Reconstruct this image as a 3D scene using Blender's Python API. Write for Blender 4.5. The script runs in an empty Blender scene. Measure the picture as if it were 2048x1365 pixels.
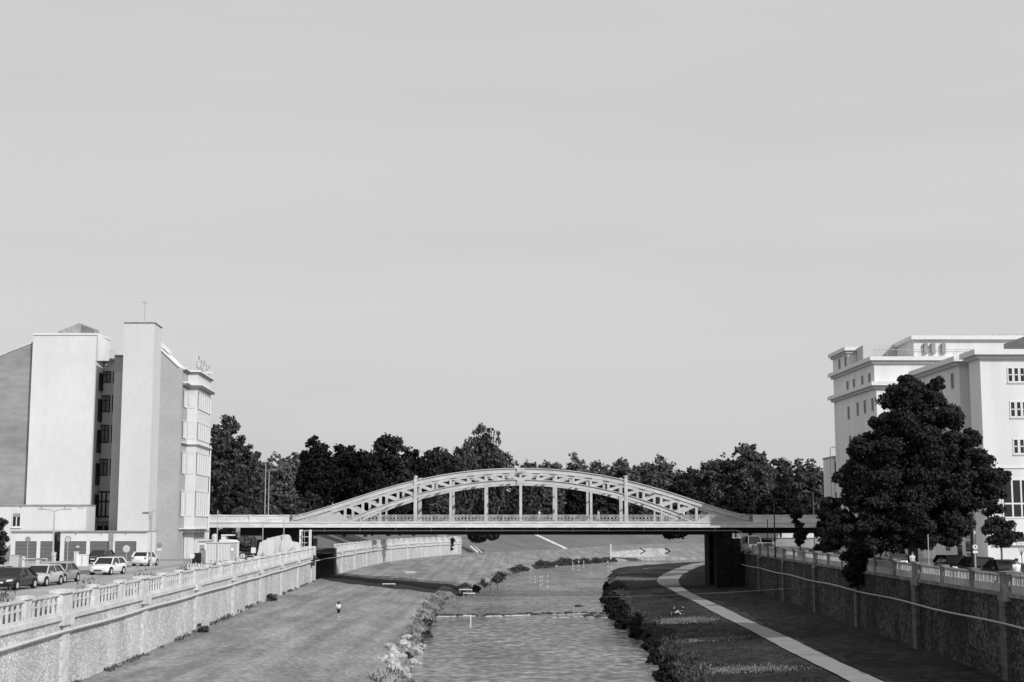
import bpy, math, random
import numpy as np
from mathutils import Vector, Matrix
R = math.radians
SC = bpy.context.scene
COL = SC.collection

# ---------------------------------------------------------------- camera, sky, sun, exposure
CAMZ = 10.5
FPX = 2844.0
PITCH = math.atan(367.5 / FPX)
cam = bpy.data.cameras.new('camera')
cam.lens = 36.0 * FPX / 2048.0
cam.sensor_width = 36
cam.clip_start = 0.5
cam.clip_end = 6000
camo = bpy.data.objects.new('camera', cam)
COL.objects.link(camo)
camo.location = (0, 0, CAMZ)
camo.rotation_euler = (R(90) + PITCH, 0, 0)
SC.camera = camo

SUN_EL = R(33)
SAZ = Vector((0.66, -0.75, 0)).normalized()          # horizontal direction towards the sun
sun = bpy.data.lights.new('sun', 'SUN')
sun.energy = 3.7
sun.angle = R(0.5)
sun.color = (1, 1, 1)
suno = bpy.data.objects.new('sun', sun)
COL.objects.link(suno)
sd = Vector((SAZ.x * math.cos(SUN_EL), SAZ.y * math.cos(SUN_EL), math.sin(SUN_EL)))
suno.rotation_euler = sd.to_track_quat('Z', 'Y').to_euler()
suno.location = (200, -150, 200)

W = bpy.data.worlds.new('World')
SC.world = W
W.use_nodes = True
nt = W.node_tree
bg = nt.nodes['Background']
sky = nt.nodes.new('ShaderNodeTexSky')
sky.sky_type = 'NISHITA'
sky.sun_disc = False
sky.sun_elevation = SUN_EL
sky.sun_rotation = math.atan2(SAZ.x, SAZ.y)
sky.dust_density = 4.0
bw = nt.nodes.new('ShaderNodeRGBToBW')
nt.links.new(sky.outputs[0], bw.inputs[0])
pw = nt.nodes.new('ShaderNodeMath'); pw.operation = 'POWER'; pw.inputs[1].default_value = 0.10
nt.links.new(bw.outputs[0], pw.inputs[0])
ml = nt.nodes.new('ShaderNodeMath'); ml.operation = 'MULTIPLY'; ml.inputs[1].default_value = 5.78
nt.links.new(pw.outputs[0], ml.inputs[0])
tc = nt.nodes.new('ShaderNodeTexCoord')
mp = nt.nodes.new('ShaderNodeMapping'); mp.inputs['Scale'].default_value = (1.2, 1.2, 9)
nt.links.new(tc.outputs['Generated'], mp.inputs[0])
cn = nt.nodes.new('ShaderNodeTexNoise'); cn.inputs['Scale'].default_value = 1.6; cn.inputs['Detail'].default_value = 4
nt.links.new(mp.outputs[0], cn.inputs['Vector'])
mr = nt.nodes.new('ShaderNodeMapRange')
mr.inputs['From Min'].default_value = 0.3; mr.inputs['From Max'].default_value = 0.75
mr.inputs['To Min'].default_value = 1.03; mr.inputs['To Max'].default_value = 0.95
nt.links.new(cn.outputs[0], mr.inputs[0])
m2 = nt.nodes.new('ShaderNodeMath'); m2.operation = 'MULTIPLY'
nt.links.new(ml.outputs[0], m2.inputs[0]); nt.links.new(mr.outputs[0], m2.inputs[1])
nt.links.new(m2.outputs[0], bg.inputs[0])
bg.inputs[1].default_value = 0.1

SC.view_settings.view_transform = 'Standard'
SC.view_settings.look = 'None'
SC.view_settings.gamma = 1.0
SC.view_settings.exposure = 0.0
SC.view_settings.use_curve_mapping = False
SC.render.engine = 'CYCLES'
SC.cycles.max_bounces = 5

# ---------------------------------------------------------------- measuring helpers
CP, SP = math.cos(PITCH), math.sin(PITCH)
def ray(px, py):
    u, v = px - 1024.0, py - 682.5
    return u, FPX * CP + v * SP, FPX * SP - v * CP
def at(px, py, Y):
    a, b, c = ray(px, py); t = Y / b
    return Vector((a * t, Y, CAMZ + c * t))
def gr(px, py, z):
    a, b, c = ray(px, py); t = (z - CAMZ) / c
    return Vector((a * t, b * t, z))
def PX(px, Y, py=1050): return at(px, py, Y).x
def PZ(py, Y): return at(1024, py, Y).z
def interp(x, pts):
    return float(np.interp(x, [p[0] for p in pts], [p[1] for p in pts]))

# ---------------------------------------------------------------- object helpers
ORG = {}
def tag(o, label=None, cat=None, group=None, kind=None):
    if label: o['label'] = label
    if cat: o['category'] = cat
    if group: o['group'] = group
    if kind: o['kind'] = kind
    return o
def thing(name, loc, label, cat, group=None, rz=0):
    o = bpy.data.objects.new(name, None); COL.objects.link(o)
    o.empty_display_size = 0.3
    o.location = loc; o.rotation_euler = (0, 0, rz)
    ORG[o.name] = Vector(loc)
    return tag(o, label, cat, group)
def copy_tree(o, parent=None):
    c = o.copy(); COL.objects.link(c)
    if parent: c.parent = parent
    for ch in [k for k in o.children]:
        copy_tree(ch, c)
    return c
def root_of(o):
    while o.parent: o = o.parent
    return o
class MB:
    def __init__(s): s.v = []; s.f = []
    def add(s, vs, fs):
        b = len(s.v); s.v += [tuple(p) for p in vs]; s.f += [tuple(b + i for i in q) for q in fs]
    def box(s, x0, x1, y0, y1, z0, z1):
        vs = [(x, y, z) for z in (z0, z1) for y in (y0, y1) for x in (x0, x1)]
        s.add(vs, [(0, 2, 3, 1), (4, 5, 7, 6), (0, 1, 5, 4), (2, 6, 7, 3), (0, 4, 6, 2), (1, 3, 7, 5)])
        return s
    def hexa(s, a, b, c, d, h):       # quad footprint a b c d (counter-clockwise), extruded by vector h
        h = Vector(h); p = [Vector(q) for q in (a, b, c, d)]
        s.add(p + [q + h for q in p], [(3, 2, 1, 0), (4, 5, 6, 7), (0, 1, 5, 4), (1, 2, 6, 5), (2, 3, 7, 6), (3, 0, 4, 7)])
        return s
    def prism(s, poly, h):
        h = Vector(h); p = [Vector(q) for q in poly]; n = len(p)
        s.add(p + [q + h for q in p], [tuple(range(n))[::-1], tuple(range(n, 2 * n))] + [(i, (i + 1) % n, (i + 1) % n + n, i + n) for i in range(n)])
        return s
    def bar(s, p, q, w, h=None, up=(0, 0, 1)):
        h = h or w; p = Vector(p); q = Vector(q); d = (q - p).normalized(); up = Vector(up)
        if abs(d.dot(up)) > 0.98: up = Vector((0, 1, 0))
        a = d.cross(up).normalized(); b = a.cross(d)
        k = [a * (w / 2) * i + b * (h / 2) * j for i, j in ((-1, -1), (1, -1), (1, 1), (-1, 1))]
        s.add([p + e for e in k] + [q + e for e in k], [(3, 2, 1, 0), (4, 5, 6, 7), (0, 1, 5, 4), (1, 2, 6, 5), (2, 3, 7, 6), (3, 0, 4, 7)])
        return s
    def tube(s, pts, r, n=8, r2=None):
        pts = [Vector(p) for p in pts]; m = len(pts); b = len(s.v)
        for i, p in enumerate(pts):
            d = (pts[min(i + 1, m - 1)] - pts[max(i - 1, 0)]).normalized()
            up = Vector((0, 0, 1)) if abs(d.z) < 0.9 else Vector((0, 1, 0))
            a = d.cross(up).normalized(); c = a.cross(d)
            rr = r if r2 is None else r + (r2 - r) * i / (m - 1)
            if isinstance(r, (list, tuple)): rr = r[i]
            for k in range(n):
                t = 2 * math.pi * k / n
                s.v.append(tuple(p + a * math.cos(t) * rr + c * math.sin(t) * rr))
        for i in range(m - 1):
            for k in range(n):
                k2 = (k + 1) % n
                s.f.append((b + i * n + k, b + i * n + k2, b + (i + 1) * n + k2, b + (i + 1) * n + k))
        s.f.append(tuple(b + k for k in range(n))[::-1]); s.f.append(tuple(b + (m - 1) * n + k for k in range(n)))
        return s
    def disc(s, c, nrm, r, t, n=20):
        nrm = Vector(nrm).normalized(); c = Vector(c)
        return s.tube([c - nrm * t / 2, c + nrm * t / 2], r, n)
    def ball(s, c, r, sx=1, sy=1, sz=1, n=10, m=7):
        c = Vector(c); b = len(s.v)
        for i in range(m + 1):
            ph = math.pi * i / m
            for k in range(n):
                t = 2 * math.pi * k / n
                s.v.append((c.x + r * sx * math.sin(ph) * math.cos(t), c.y + r * sy * math.sin(ph) * math.sin(t), c.z + r * sz * math.cos(ph)))
        for i in range(m):
            for k in range(n):
                k2 = (k + 1) % n
                s.f.append((b + i * n + k, b + (i + 1) * n + k, b + (i + 1) * n + k2, b + i * n + k2))
        return s
    def build(s, name, mat, parent=None, local=False, smooth=False, **kw):
        me = bpy.data.meshes.new(name)
        org = Vector((0, 0, 0))
        if parent is not None and not local: org = ORG[root_of(parent).name]
        me.from_pydata([(a - org.x, b - org.y, c - org.z) for a, b, c in s.v], [], s.f)
        me.materials.append(mat)
        if smooth:
            me.polygons.foreach_set('use_smooth', [True] * len(me.polygons))
        me.update()
        o = bpy.data.objects.new(name, me); COL.objects.link(o)
        if parent is not None: o.parent = parent
        if kw: tag(o, **kw)
        return o

# ---------------------------------------------------------------- materials (the photograph is black and white: every colour is a grey)
def _n(nt, t, **k):
    n = nt.nodes.new(t)
    for a, b in k.items(): setattr(n, a, b)
    return n
def mat(name, v, rough=0.8, var=0.0, scale=1.0, bump=0.0, bscale=None, stretch=(1, 1, 1), spec=0.3, metal=0.0, var2=0.0, scale2=0.15, detail=5):
    m = bpy.data.materials.new(name); m.use_nodes = True; t = m.node_tree
    b = t.nodes['Principled BSDF']
    b.inputs['Base Color'].default_value = (v, v, v, 1)
    b.inputs['Roughness'].default_value = rough
    b.inputs['Specular IOR Level'].default_value = spec
    b.inputs['Metallic'].default_value = metal
    if var or bump or var2:
        g = _n(t, 'ShaderNodeNewGeometry'); mp = _n(t, 'ShaderNodeMapping'); mp.inputs['Scale'].default_value = stretch
        t.links.new(g.outputs['Position'], mp.inputs[0])
        src = None
        if var:
            n = _n(t, 'ShaderNodeTexNoise'); n.inputs['Scale'].default_value = scale; n.inputs['Detail'].default_value = detail
            t.links.new(mp.outputs[0], n.inputs['Vector'])
            r = _n(t, 'ShaderNodeMapRange'); r.inputs['From Min'].default_value = 0.3; r.inputs['From Max'].default_value = 0.7
            r.inputs['To Min'].default_value = v * (1 - var); r.inputs['To Max'].default_value = v * (1 + var)
            t.links.new(n.outputs[0], r.inputs[0]); src = r.outputs[0]
        if var2:
            n = _n(t, 'ShaderNodeTexNoise'); n.inputs['Scale'].default_value = scale2; n.inputs['Detail'].default_value = 3
            t.links.new(mp.outputs[0], n.inputs['Vector'])
            r = _n(t, 'ShaderNodeMapRange'); r.inputs['From Min'].default_value = 0.35; r.inputs['From Max'].default_value = 0.65
            r.inputs['To Min'].default_value = 1 - var2; r.inputs['To Max'].default_value = 1 + var2
            t.links.new(n.outputs[0], r.inputs[0])
            q = _n(t, 'ShaderNodeMath', operation='MULTIPLY')
            if src: t.links.new(src, q.inputs[0])
            else: q.inputs[0].default_value = v
            t.links.new(r.outputs[0], q.inputs[1]); src = q.outputs[0]
        if src: t.links.new(src, b.inputs['Base Color'])
        if bump:
            n = _n(t, 'ShaderNodeTexNoise'); n.inputs['Scale'].default_value = bscale or scale * 2; n.inputs['Detail'].default_value = 4
            t.links.new(mp.outputs[0], n.inputs['Vector'])
            bp = _n(t, 'ShaderNodeBump'); bp.inputs['Strength'].default_value = bump; bp.inputs['Distance'].default_value = 0.1
            t.links.new(n.outputs[0], bp.inputs['Height']); t.links.new(bp.outputs[0], b.inputs['Normal'])
    return m
def add_tracks(m, v):
    t = m.node_tree; b = t.nodes['Principled BSDF']; src = b.inputs['Base Color'].links[0].from_socket
    g = _n(t, 'ShaderNodeNewGeometry'); mp = _n(t, 'ShaderNodeMapping'); mp.inputs['Scale'].default_value = (1.0, 0.035, 0); mp.inputs['Rotation'].default_value = (0, 0, R(-2.5))
    t.links.new(g.outputs['Position'], mp.inputs[0])
    n = _n(t, 'ShaderNodeTexNoise'); n.inputs['Scale'].default_value = 0.8; n.inputs['Detail'].default_value = 3; t.links.new(mp.outputs[0], n.inputs['Vector'])
    r = _n(t, 'ShaderNodeMapRange'); r.inputs['From Min'].default_value = .38; r.inputs['From Max'].default_value = .62; r.inputs['To Min'].default_value = 1 - v; r.inputs['To Max'].default_value = 1 + v
    t.links.new(n.outputs[0], r.inputs[0])
    q = _n(t, 'ShaderNodeMath', operation='MULTIPLY'); t.links.new(src, q.inputs[0]); t.links.new(r.outputs[0], q.inputs[1]); t.links.new(q.outputs[0], b.inputs['Base Color'])
def stone_mat(name, lo, hi, mortar, scale=2.2, dirt=0.25):
    m = bpy.data.materials.new(name); m.use_nodes = True; t = m.node_tree
    b = t.nodes['Principled BSDF']; b.inputs['Roughness'].default_value = 0.9; b.inputs['Specular IOR Level'].default_value = 0.2
    g = _n(t, 'ShaderNodeNewGeometry')
    ns = _n(t, 'ShaderNodeTexNoise'); ns.inputs['Scale'].default_value = 1.5
    t.links.new(g.outputs['Position'], ns.inputs['Vector'])
    mx = _n(t, 'ShaderNodeVectorMath', operation='MULTIPLY_ADD')
    t.links.new(ns.outputs['Color'], mx.inputs[0]); mx.inputs[1].default_value = (0.25, 0.25, 0.25)
    t.links.new(g.outputs['Position'], mx.inputs[2])
    mp = _n(t, 'ShaderNodeMapping'); mp.inputs['Scale'].default_value = (1, 1, 1.5)
    t.links.new(mx.outputs[0], mp.inputs[0])
    v1 = _n(t, 'ShaderNodeTexVoronoi'); v1.inputs['Scale'].default_value = scale
    v2 = _n(t, 'ShaderNodeTexVoronoi', feature='DISTANCE_TO_EDGE'); v2.inputs['Scale'].default_value = scale
    t.links.new(mp.outputs[0], v1.inputs['Vector']); t.links.new(mp.outputs[0], v2.inputs['Vector'])
    sx = _n(t, 'ShaderNodeSeparateColor'); t.links.new(v1.outputs['Color'], sx.inputs[0])
    r = _n(t, 'ShaderNodeMapRange'); r.inputs['To Min'].default_value = lo; r.inputs['To Max'].default_value = hi
    t.links.new(sx.outputs[0], r.inputs[0])
    e = _n(t, 'ShaderNodeMapRange'); e.inputs['From Min'].default_value = 0.01; e.inputs['From Max'].default_value = 0.09
    t.links.new(v2.outputs['Distance'], e.inputs[0])
    mm = _n(t, 'ShaderNodeMix', data_type='FLOAT')
    t.links.new(e.outputs[0], mm.inputs[0]); mm.inputs[2].default_value = mortar; t.links.new(r.outputs[0], mm.inputs[3])
    d = _n(t, 'ShaderNodeTexNoise'); d.inputs['Scale'].default_value = 0.35; d.inputs['Detail'].default_value = 6
    mp2 = _n(t, 'ShaderNodeMapping'); mp2.inputs['Scale'].default_value = (3, 1, 0.45)
    t.links.new(g.outputs['Position'], mp2.inputs[0]); t.links.new(mp2.outputs[0], d.inputs['Vector'])
    dr = _n(t, 'ShaderNodeMapRange'); dr.inputs['From Min'].default_value = 0.35; dr.inputs['From Max'].default_value = 0.65
    dr.inputs['To Min'].default_value = 1 - dirt; dr.inputs['To Max'].default_value = 1 + dirt * 0.5
    t.links.new(d.outputs[0], dr.inputs[0])
    q = _n(t, 'ShaderNodeMath', operation='MULTIPLY'); t.links.new(mm.outputs[0], q.inputs[0]); t.links.new(dr.outputs[0], q.inputs[1])
    t.links.new(q.outputs[0], b.inputs['Base Color'])
    bp = _n(t, 'ShaderNodeBump'); bp.inputs['Strength'].default_value = 0.6; bp.inputs['Distance'].default_value = 0.06
    t.links.new(e.outputs[0], bp.inputs['Height']); t.links.new(bp.outputs[0], b.inputs['Normal'])
    return m
def leaf_mat(name, lo, hi):
    m = bpy.data.materials.new(name); m.use_nodes = True; t = m.node_tree
    b = t.nodes['Principled BSDF']; b.inputs['Roughness'].default_value = 0.7; b.inputs['Specular IOR Level'].default_value = 0.05
    g = _n(t, 'ShaderNodeNewGeometry')
    r = _n(t, 'ShaderNodeMapRange'); r.inputs['To Min'].default_value = lo; r.inputs['To Max'].default_value = hi
    n = _n(t, 'ShaderNodeTexNoise'); n.inputs['Scale'].default_value = 0.5
    t.links.new(g.outputs['Position'], n.inputs['Vector'])
    a = _n(t, 'ShaderNodeMath', operation='MULTIPLY'); t.links.new(g.outputs['Random Per Island'], a.inputs[0]); a.inputs[1].default_value = 0.6
    c = _n(t, 'ShaderNodeMath', operation='MULTIPLY_ADD'); t.links.new(n.outputs[0], c.inputs[0]); c.inputs[1].default_value = 0.5; t.links.new(a.outputs[0], c.inputs[2])
    t.links.new(c.outputs[0], r.inputs[0]); t.links.new(r.outputs[0], b.inputs['Base Color'])
    return m

M = {}
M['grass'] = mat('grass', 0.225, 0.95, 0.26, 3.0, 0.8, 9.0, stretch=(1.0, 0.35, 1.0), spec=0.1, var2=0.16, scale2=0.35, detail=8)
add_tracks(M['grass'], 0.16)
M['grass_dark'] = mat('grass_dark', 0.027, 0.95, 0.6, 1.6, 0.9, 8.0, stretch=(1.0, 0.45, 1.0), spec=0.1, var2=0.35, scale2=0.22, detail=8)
M['hill'] = mat('hill_grass', 0.145, 0.95, 0.2, 1.2, 0.5, 3.0, spec=0.1, var2=0.12, scale2=0.08, detail=8)
M['road'] = mat('asphalt', 0.33, 0.9, 0.12, 3.0, 0.2, 30, var2=0.12, scale2=0.25)
M['verge'] = mat('weedy_pavement', 0.13, 0.95, 0.4, 2.0, 0.4, 12)
M['road_dark'] = mat('asphalt_dark', 0.12, 0.9, 0.15, 3.0, 0.2, 30, var2=0.1)
M['path'] = mat('path_gravel', 0.24, 0.95, 0.16, 10.0, 0.5, 25, var2=0.07, scale2=0.6)
M['ground'] = mat('ground', 0.26, 0.95, 0.2, 0.5, var2=0.15, scale2=0.05)
M['bed'] = mat('river_bed', 0.06, 0.9, 0.3, 1.0)
M['paint'] = mat('road_paint', 0.6, 0.8, 0.1, 5)
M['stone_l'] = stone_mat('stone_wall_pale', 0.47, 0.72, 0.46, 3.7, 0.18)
M['stone_r'] = stone_mat('stone_wall_shaded', 0.012, 0.10, 0.008, 2.9, 0.6)  # same stone as the pale wall, with its shade put into the colour
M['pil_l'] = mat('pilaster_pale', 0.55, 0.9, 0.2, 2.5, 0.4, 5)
M['pil_r'] = mat('pilaster_shaded', 0.09, 0.9, 0.35, 1.8, 0.5, 5)  # darkened along with the shaded wall stone
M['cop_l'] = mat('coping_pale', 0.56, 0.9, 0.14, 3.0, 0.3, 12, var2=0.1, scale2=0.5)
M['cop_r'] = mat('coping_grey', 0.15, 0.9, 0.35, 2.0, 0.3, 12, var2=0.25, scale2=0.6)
M['bal_r'] = mat('balustrade_cream', 0.34, 0.85, 0.2, 2.5, 0.2, 12, var2=0.15, scale2=0.4)
M['pipe_dull'] = mat('pipe_dull', 0.34, 0.7)
M['pipe'] = mat('pipe', 0.55, 0.6, 0.08, 2)
M['steel'] = mat('bridge_paint', 0.47, 0.55, 0.10, 1.5, var2=0.08, scale2=0.5)
M['steel_rail'] = mat('bridge_railing', 0.42, 0.6, 0.15, 2.0)
M['fascia'] = mat('bridge_fascia', 0.60, 0.8, 0.10, 1.0, var2=0.10, scale2=0.6, stretch=(1, 1, 3))
M['dark_steel'] = mat('dark_steel', 0.01, 0.7, 0.2, 1)
M['shaded_stone'] = stone_mat('abutment_stone_shaded', 0.004, 0.02, 0.003, 2.2, 0.4)  # shade under the bridge put into the stone colour
M['white_wall'] = mat('white_render', 0.63, 0.9, 0.035, 1.2, var2=0.04, scale2=0.2, stretch=(1, 1, 0.5))
M['white_wall2'] = mat('white_render_old', 0.63, 0.9, 0.05, 0.8, var2=0.04, scale2=0.3, stretch=(1, 1, 0.4))
M['grey_wall'] = mat('grey_render', 0.56, 0.9, 0.035, 2.0, var2=0.03, scale2=0.2, stretch=(1, 1, 0.4))
M['grey_wall2'] = mat('grey_render_dull', 0.36, 0.9, 0.05, 2.0, var2=0.05, scale2=0.3)
M['gable'] = mat('gable_render', 0.27, 0.95, 0.12, 1.2, 0.2, 6, var2=0.14, scale2=0.18, stretch=(0.6, 0.6, 1.5))
M['recess'] = mat('recess_render', 0.46, 0.9, 0.05, 2.0)
M['pale_wall'] = mat('pale_render', 0.62, 0.9, 0.03, 1.0, var2=0.03, scale2=0.2)
M['cornice'] = mat('cornice', 0.66, 0.85, 0.05, 2.0)
M['r_wall'] = mat('building_render', 0.64, 0.9, 0.04, 0.8, var2=0.06, scale2=0.5, stretch=(1, 1, 0.12))
M['trim_dark'] = mat('dark_trim', 0.06, 0.7)
M['roof'] = mat('roof_sheet', 0.30, 0.7, 0.2, 1.5)
M['roofdark'] = mat('roof_dark', 0.17, 0.8, 0.2, 1.5)
M['frame_w'] = mat('window_frame_white', 0.65, 0.6)
M['frame_d'] = mat('window_frame_dark', 0.02, 0.6)
M['glass'] = mat('window_glass', 0.015, 0.08, spec=0.5)
M['window_panel'] = mat('window_reflection', 0.62, 0.5, 0.06, 1.5)  # bay panes with the bright reflection put into their colour
M['garage'] = mat('garage_door', 0.13, 0.7, 0.12, 2.0, stretch=(6, 6, 0.6))
M['metal'] = mat('galvanised', 0.38, 0.5, 0.1, 3)
M['metal_dark'] = mat('metal_dark', 0.02, 0.85, spec=0.1)
M['white'] = mat('white_paint', 0.68, 0.5, 0.03, 3)
M['offwhite'] = mat('offwhite_paint', 0.5, 0.6, 0.06, 2)
M['grey'] = mat('grey_paint', 0.25, 0.6, 0.06, 2)
M['red'] = mat('sign_red', 0.22, 0.6)
M['black'] = mat('black_rubber', 0.012, 0.7)
M['rim'] = mat('wheel_rim', 0.45, 0.35)
M['lamp'] = mat('lens', 0.55, 0.1, spec=0.6)
M['skin'] = mat('skin', 0.34, 0.6)
M['hair'] = mat('hair', 0.01, 0.6)
M['bark'] = mat('bark', 0.06, 0.9, 0.3, 4.0, 0.5, 10)
M['bark_pale'] = mat('bark_pale', 0.14, 0.9, 0.3, 4.0)
M['gravel_wall'] = mat('ramp_concrete', 0.45, 0.95, 0.25, 1.5, var2=0.2, scale2=0.3)
M['rock'] = mat('rock_pale', 0.36, 0.9, 0.35, 2.0, 0.5, 6)
M['rock_dark'] = mat('rock_wet', 0.03, 0.5, 0.3, 2.0, 0.5, 6)
M['leaf_black'] = leaf_mat('leaf_very_dark_filler', 0.003, 0.022)
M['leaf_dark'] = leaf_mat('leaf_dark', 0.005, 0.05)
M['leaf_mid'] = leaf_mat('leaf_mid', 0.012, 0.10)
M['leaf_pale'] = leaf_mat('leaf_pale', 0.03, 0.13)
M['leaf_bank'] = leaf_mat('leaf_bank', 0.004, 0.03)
M['tuft'] = leaf_mat('tuft', 0.05, 0.13)
M['tuft_dry'] = leaf_mat('tuft_dry', 0.08, 0.25)
M['tussock'] = leaf_mat('tussock', 0.008, 0.07)
M['sand'] = mat('dry_grass', 0.17, 0.95, 0.3, 3.0, 0.6, 9, stretch=(0.7, 1, 1))

# water
def water_mat():
    m = bpy.data.materials.new('river_water'); m.use_nodes = True; t = m.node_tree
    b = t.nodes['Principled BSDF']; b.inputs['Roughness'].default_value = 0.16; b.inputs['IOR'].default_value = 1.33
    g = _n(t, 'ShaderNodeNewGeometry')
    def noise(sc, st, det=4):
        mp = _n(t, 'ShaderNodeMapping'); mp.inputs['Scale'].default_value = st
        t.links.new(g.outputs['Position'], mp.inputs[0])
        n = _n(t, 'ShaderNodeTexNoise'); n.inputs['Scale'].default_value = sc; n.inputs['Detail'].default_value = det
        t.links.new(mp.outputs[0], n.inputs['Vector']); return n.outputs[0]
    def mrange(src, a0, a1, b0, b1):
        r = _n(t, 'ShaderNodeMapRange'); r.inputs['From Min'].default_value = a0; r.inputs['From Max'].default_value = a1
        r.inputs['To Min'].default_value = b0; r.inputs['To Max'].default_value = b1; t.links.new(src, r.inputs[0]); return r.outputs[0]
    hs = None
    for sc, st, dist in ((0.33, (1.5, 1.0, 1), 0.75), (0.9, (1.1, 1.0, 1), 0.34), (2.4, (1, 1.0, 1), 0.13)):
        q = _n(t, 'ShaderNodeMath', operation='MULTIPLY_ADD'); t.links.new(noise(sc, st), q.inputs[0]); q.inputs[1].default_value = dist
        if hs is not None: t.links.new(hs, q.inputs[2])
        else: q.inputs[2].default_value = 0
        hs = q.outputs[0]
    bp = _n(t, 'ShaderNodeBump'); bp.inputs['Distance'].default_value = 1.0
    t.links.new(mrange(noise(0.10, (1, 0.5, 1)), .35, .65, .35, 1.0), bp.inputs['Strength'])
    t.links.new(hs, bp.inputs['Height']); t.links.new(bp.outputs[0], b.inputs['Normal'])
    c1 = mrange(noise(1.6, (.8, .35, 1), 8), .35, .65, .08, .30); c2 = mrange(noise(0.12, (1.2, .4, 1), 3), .35, .65, .65, 1.25)
    q = _n(t, 'ShaderNodeMath', operation='MULTIPLY'); t.links.new(c1, q.inputs[0]); t.links.new(c2, q.inputs[1])
    t.links.new(q.outputs[0], b.inputs['Base Color'])
    return m
M['water'] = water_mat()

# ================================================================= SETTING: terrain lofted across the valley
ZL, ZR = 6.2, 6.7            # street level behind the left and right river walls
XLp = [(-100, -13.4), (0, -18.17), (206, -27.95), (231, -27.8), (265, -27.6), (303, -26.4), (345, -21.5), (387, -13.5), (430, 3), (472, 17.6), (540, 37), (600, 60), (650, 130), (700, 900)]
ELp = [(-100, -5), (95, -7.1), (161, -8.9), (206, -9.4), (214, -8.0), (224, -6.0), (262, -3.2), (301, -0.8), (335, 3), (376, 14), (418, 31.5), (445, 60), (470, 110), (540, 300), (700, 950)]
ERp = [(-100, 9), (95, 9.9), (124, 11.6), (149, 11.3), (199, 13), (287, 19), (331, 23), (352, 31), (376, 42), (400, 70), (425, 120), (480, 300), (700, 960)]
PAp = [(-100, 18), (80, 20.2), (107, 20.9), (193, 22.9), (206, 23.4), (220, 24.2), (234, 25.4), (248, 27.0), (262, 29.0), (280, 32.0), (300, 35.8), (325, 41.2), (347, 47), (365, 62), (385, 100), (420, 200), (700, 970)]
XRp = [(-100, 20.6), (0, 24.56), (205, 32.76), (220, 34), (260, 39), (310, 47), (345, 60), (368, 85), (385, 130), (430, 300), (700, 980)]
WZL = [(0, 2.75), (206, 2.75), (300, 2.7), (700, 2.7)]
def XL(y): return interp(y, XLp)
def EL(y): return interp(y, ELp)
def ER(y): return interp(y, ERp)
def PA(y): return interp(y, PAp)
def XR(y): return interp(y, XRp)
rng = np.random.default_rng(5)
def wob(y, s, a): return a * (math.sin(y * 0.53 + s) + 0.6 * math.sin(y * 1.37 + s * 2.1) + 0.4 * math.sin(y * 0.21 + 3 * s))
ROWS = list(np.arange(-60, 420, 2.0)) + list(np.arange(420, 700, 6.0)) + [720, 800, 1000, 1400, 2500]
def hl(x, y):     # left bank height between river wall and water edge
    a, b = XL(y), EL(y) + wob(y, 0.3, 0.35)
    t = min(max((x - a) / (b - a), 0), 1)
    zw = 2.75
    return zw + (0.55 - zw) * (0.55 * t + 0.45 * t * t) + (0.12 * math.sin(x * 0.7 + y * 0.09) if 0 < t < 1 else 0) - (0.75 * max(0, (t - 0.95) / 0.05))
def hr(x, y):
    b, a = ER(y) + wob(y, 1.7, 0.45), XR(y)
    t = min(max((x - b) / (a - b), 0), 1)
    return -0.2 + 0.9 * min(t / 0.08, 1) + (1.9 - 0.7) * (t ** 0.8) + (0.04 * math.sin(x * 0.8 + y * 0.13) if 0 < t < 1 else 0)
def loft(name, cols, m, smooth=True, rows=ROWS):
    mb = MB(); n = None
    for y in rows:
        c = cols(y); n = len(c)
        for x, z in c: mb.v.append((float(x), float(y), float(z)))
    for i in range(len(rows) - 1):
        for k in range(n - 1):
            a = i * n + k
            mb.f.append((a, a + 1, a + n + 1, a + n))
    return mb.build(name, m, smooth=smooth, kind='structure')
def cols_left(y):
    a, b = XL(y), EL(y) + wob(y, 0.3, 0.35)
    xs = np.concatenate([np.linspace(a, b - 0.05 * (b - a), 20), np.linspace(b - 0.04 * (b - a), b, 5)])
    return [(x, hl(x, y)) for x in xs] + [(b + 0.6, -0.9)]
def cols_right(y):
    b, a = ER(y) + wob(y, 1.7, 0.45), XR(y)
    ts = np.concatenate([[0, .02, .04, .06, .08], np.linspace(.1, 1, 20)])
    return [(b - 0.6, -0.9)] + [(b + t * (a - b), hr(b + t * (a - b), y)) for t in ts]
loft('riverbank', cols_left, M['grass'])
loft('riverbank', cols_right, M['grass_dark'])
loft('riverbed', lambda y: [(EL(y) + wob(y, .3, .35) + 0.6, -0.9), (ER(y) + wob(y, 1.7, .45) - 0.6, -0.9)], M['bed'])
loft('water', lambda y: [(EL(y) - 1.2, 0.0), ((EL(y) + ER(y)) / 2, 0.0), (ER(y) + 1.2, 0.0)], M['water'], rows=[r for r in ROWS if r < 700])
def slope_w(y): return interp(y, [(385, 0.0), (395, 8), (430, 22), (700, 26)])
rowsl = ROWS
def zmound(y): return interp(y, [(234, ZL), (262, 8.7), (900, 8.7)])
loft('ground', lambda y: [(-2500, zmound(y)), (min(XL(y) - slope_w(y) - 60, 2380), zmound(y)), (min(XL(y) - slope_w(y) - 9, 2400), zmound(y)), (min(XL(y) - slope_w(y) - 1.2, 2440), ZL if y < 395 else interp(y, [(395, ZL), (430, 8.6), (900, 8.6)])), (min(XL(y) - slope_w(y) - 0.02, 2450), ZL if y < 395 else interp(y, [(395, ZL), (430, 8.6), (900, 8.6)]))], M['ground'])
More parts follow.
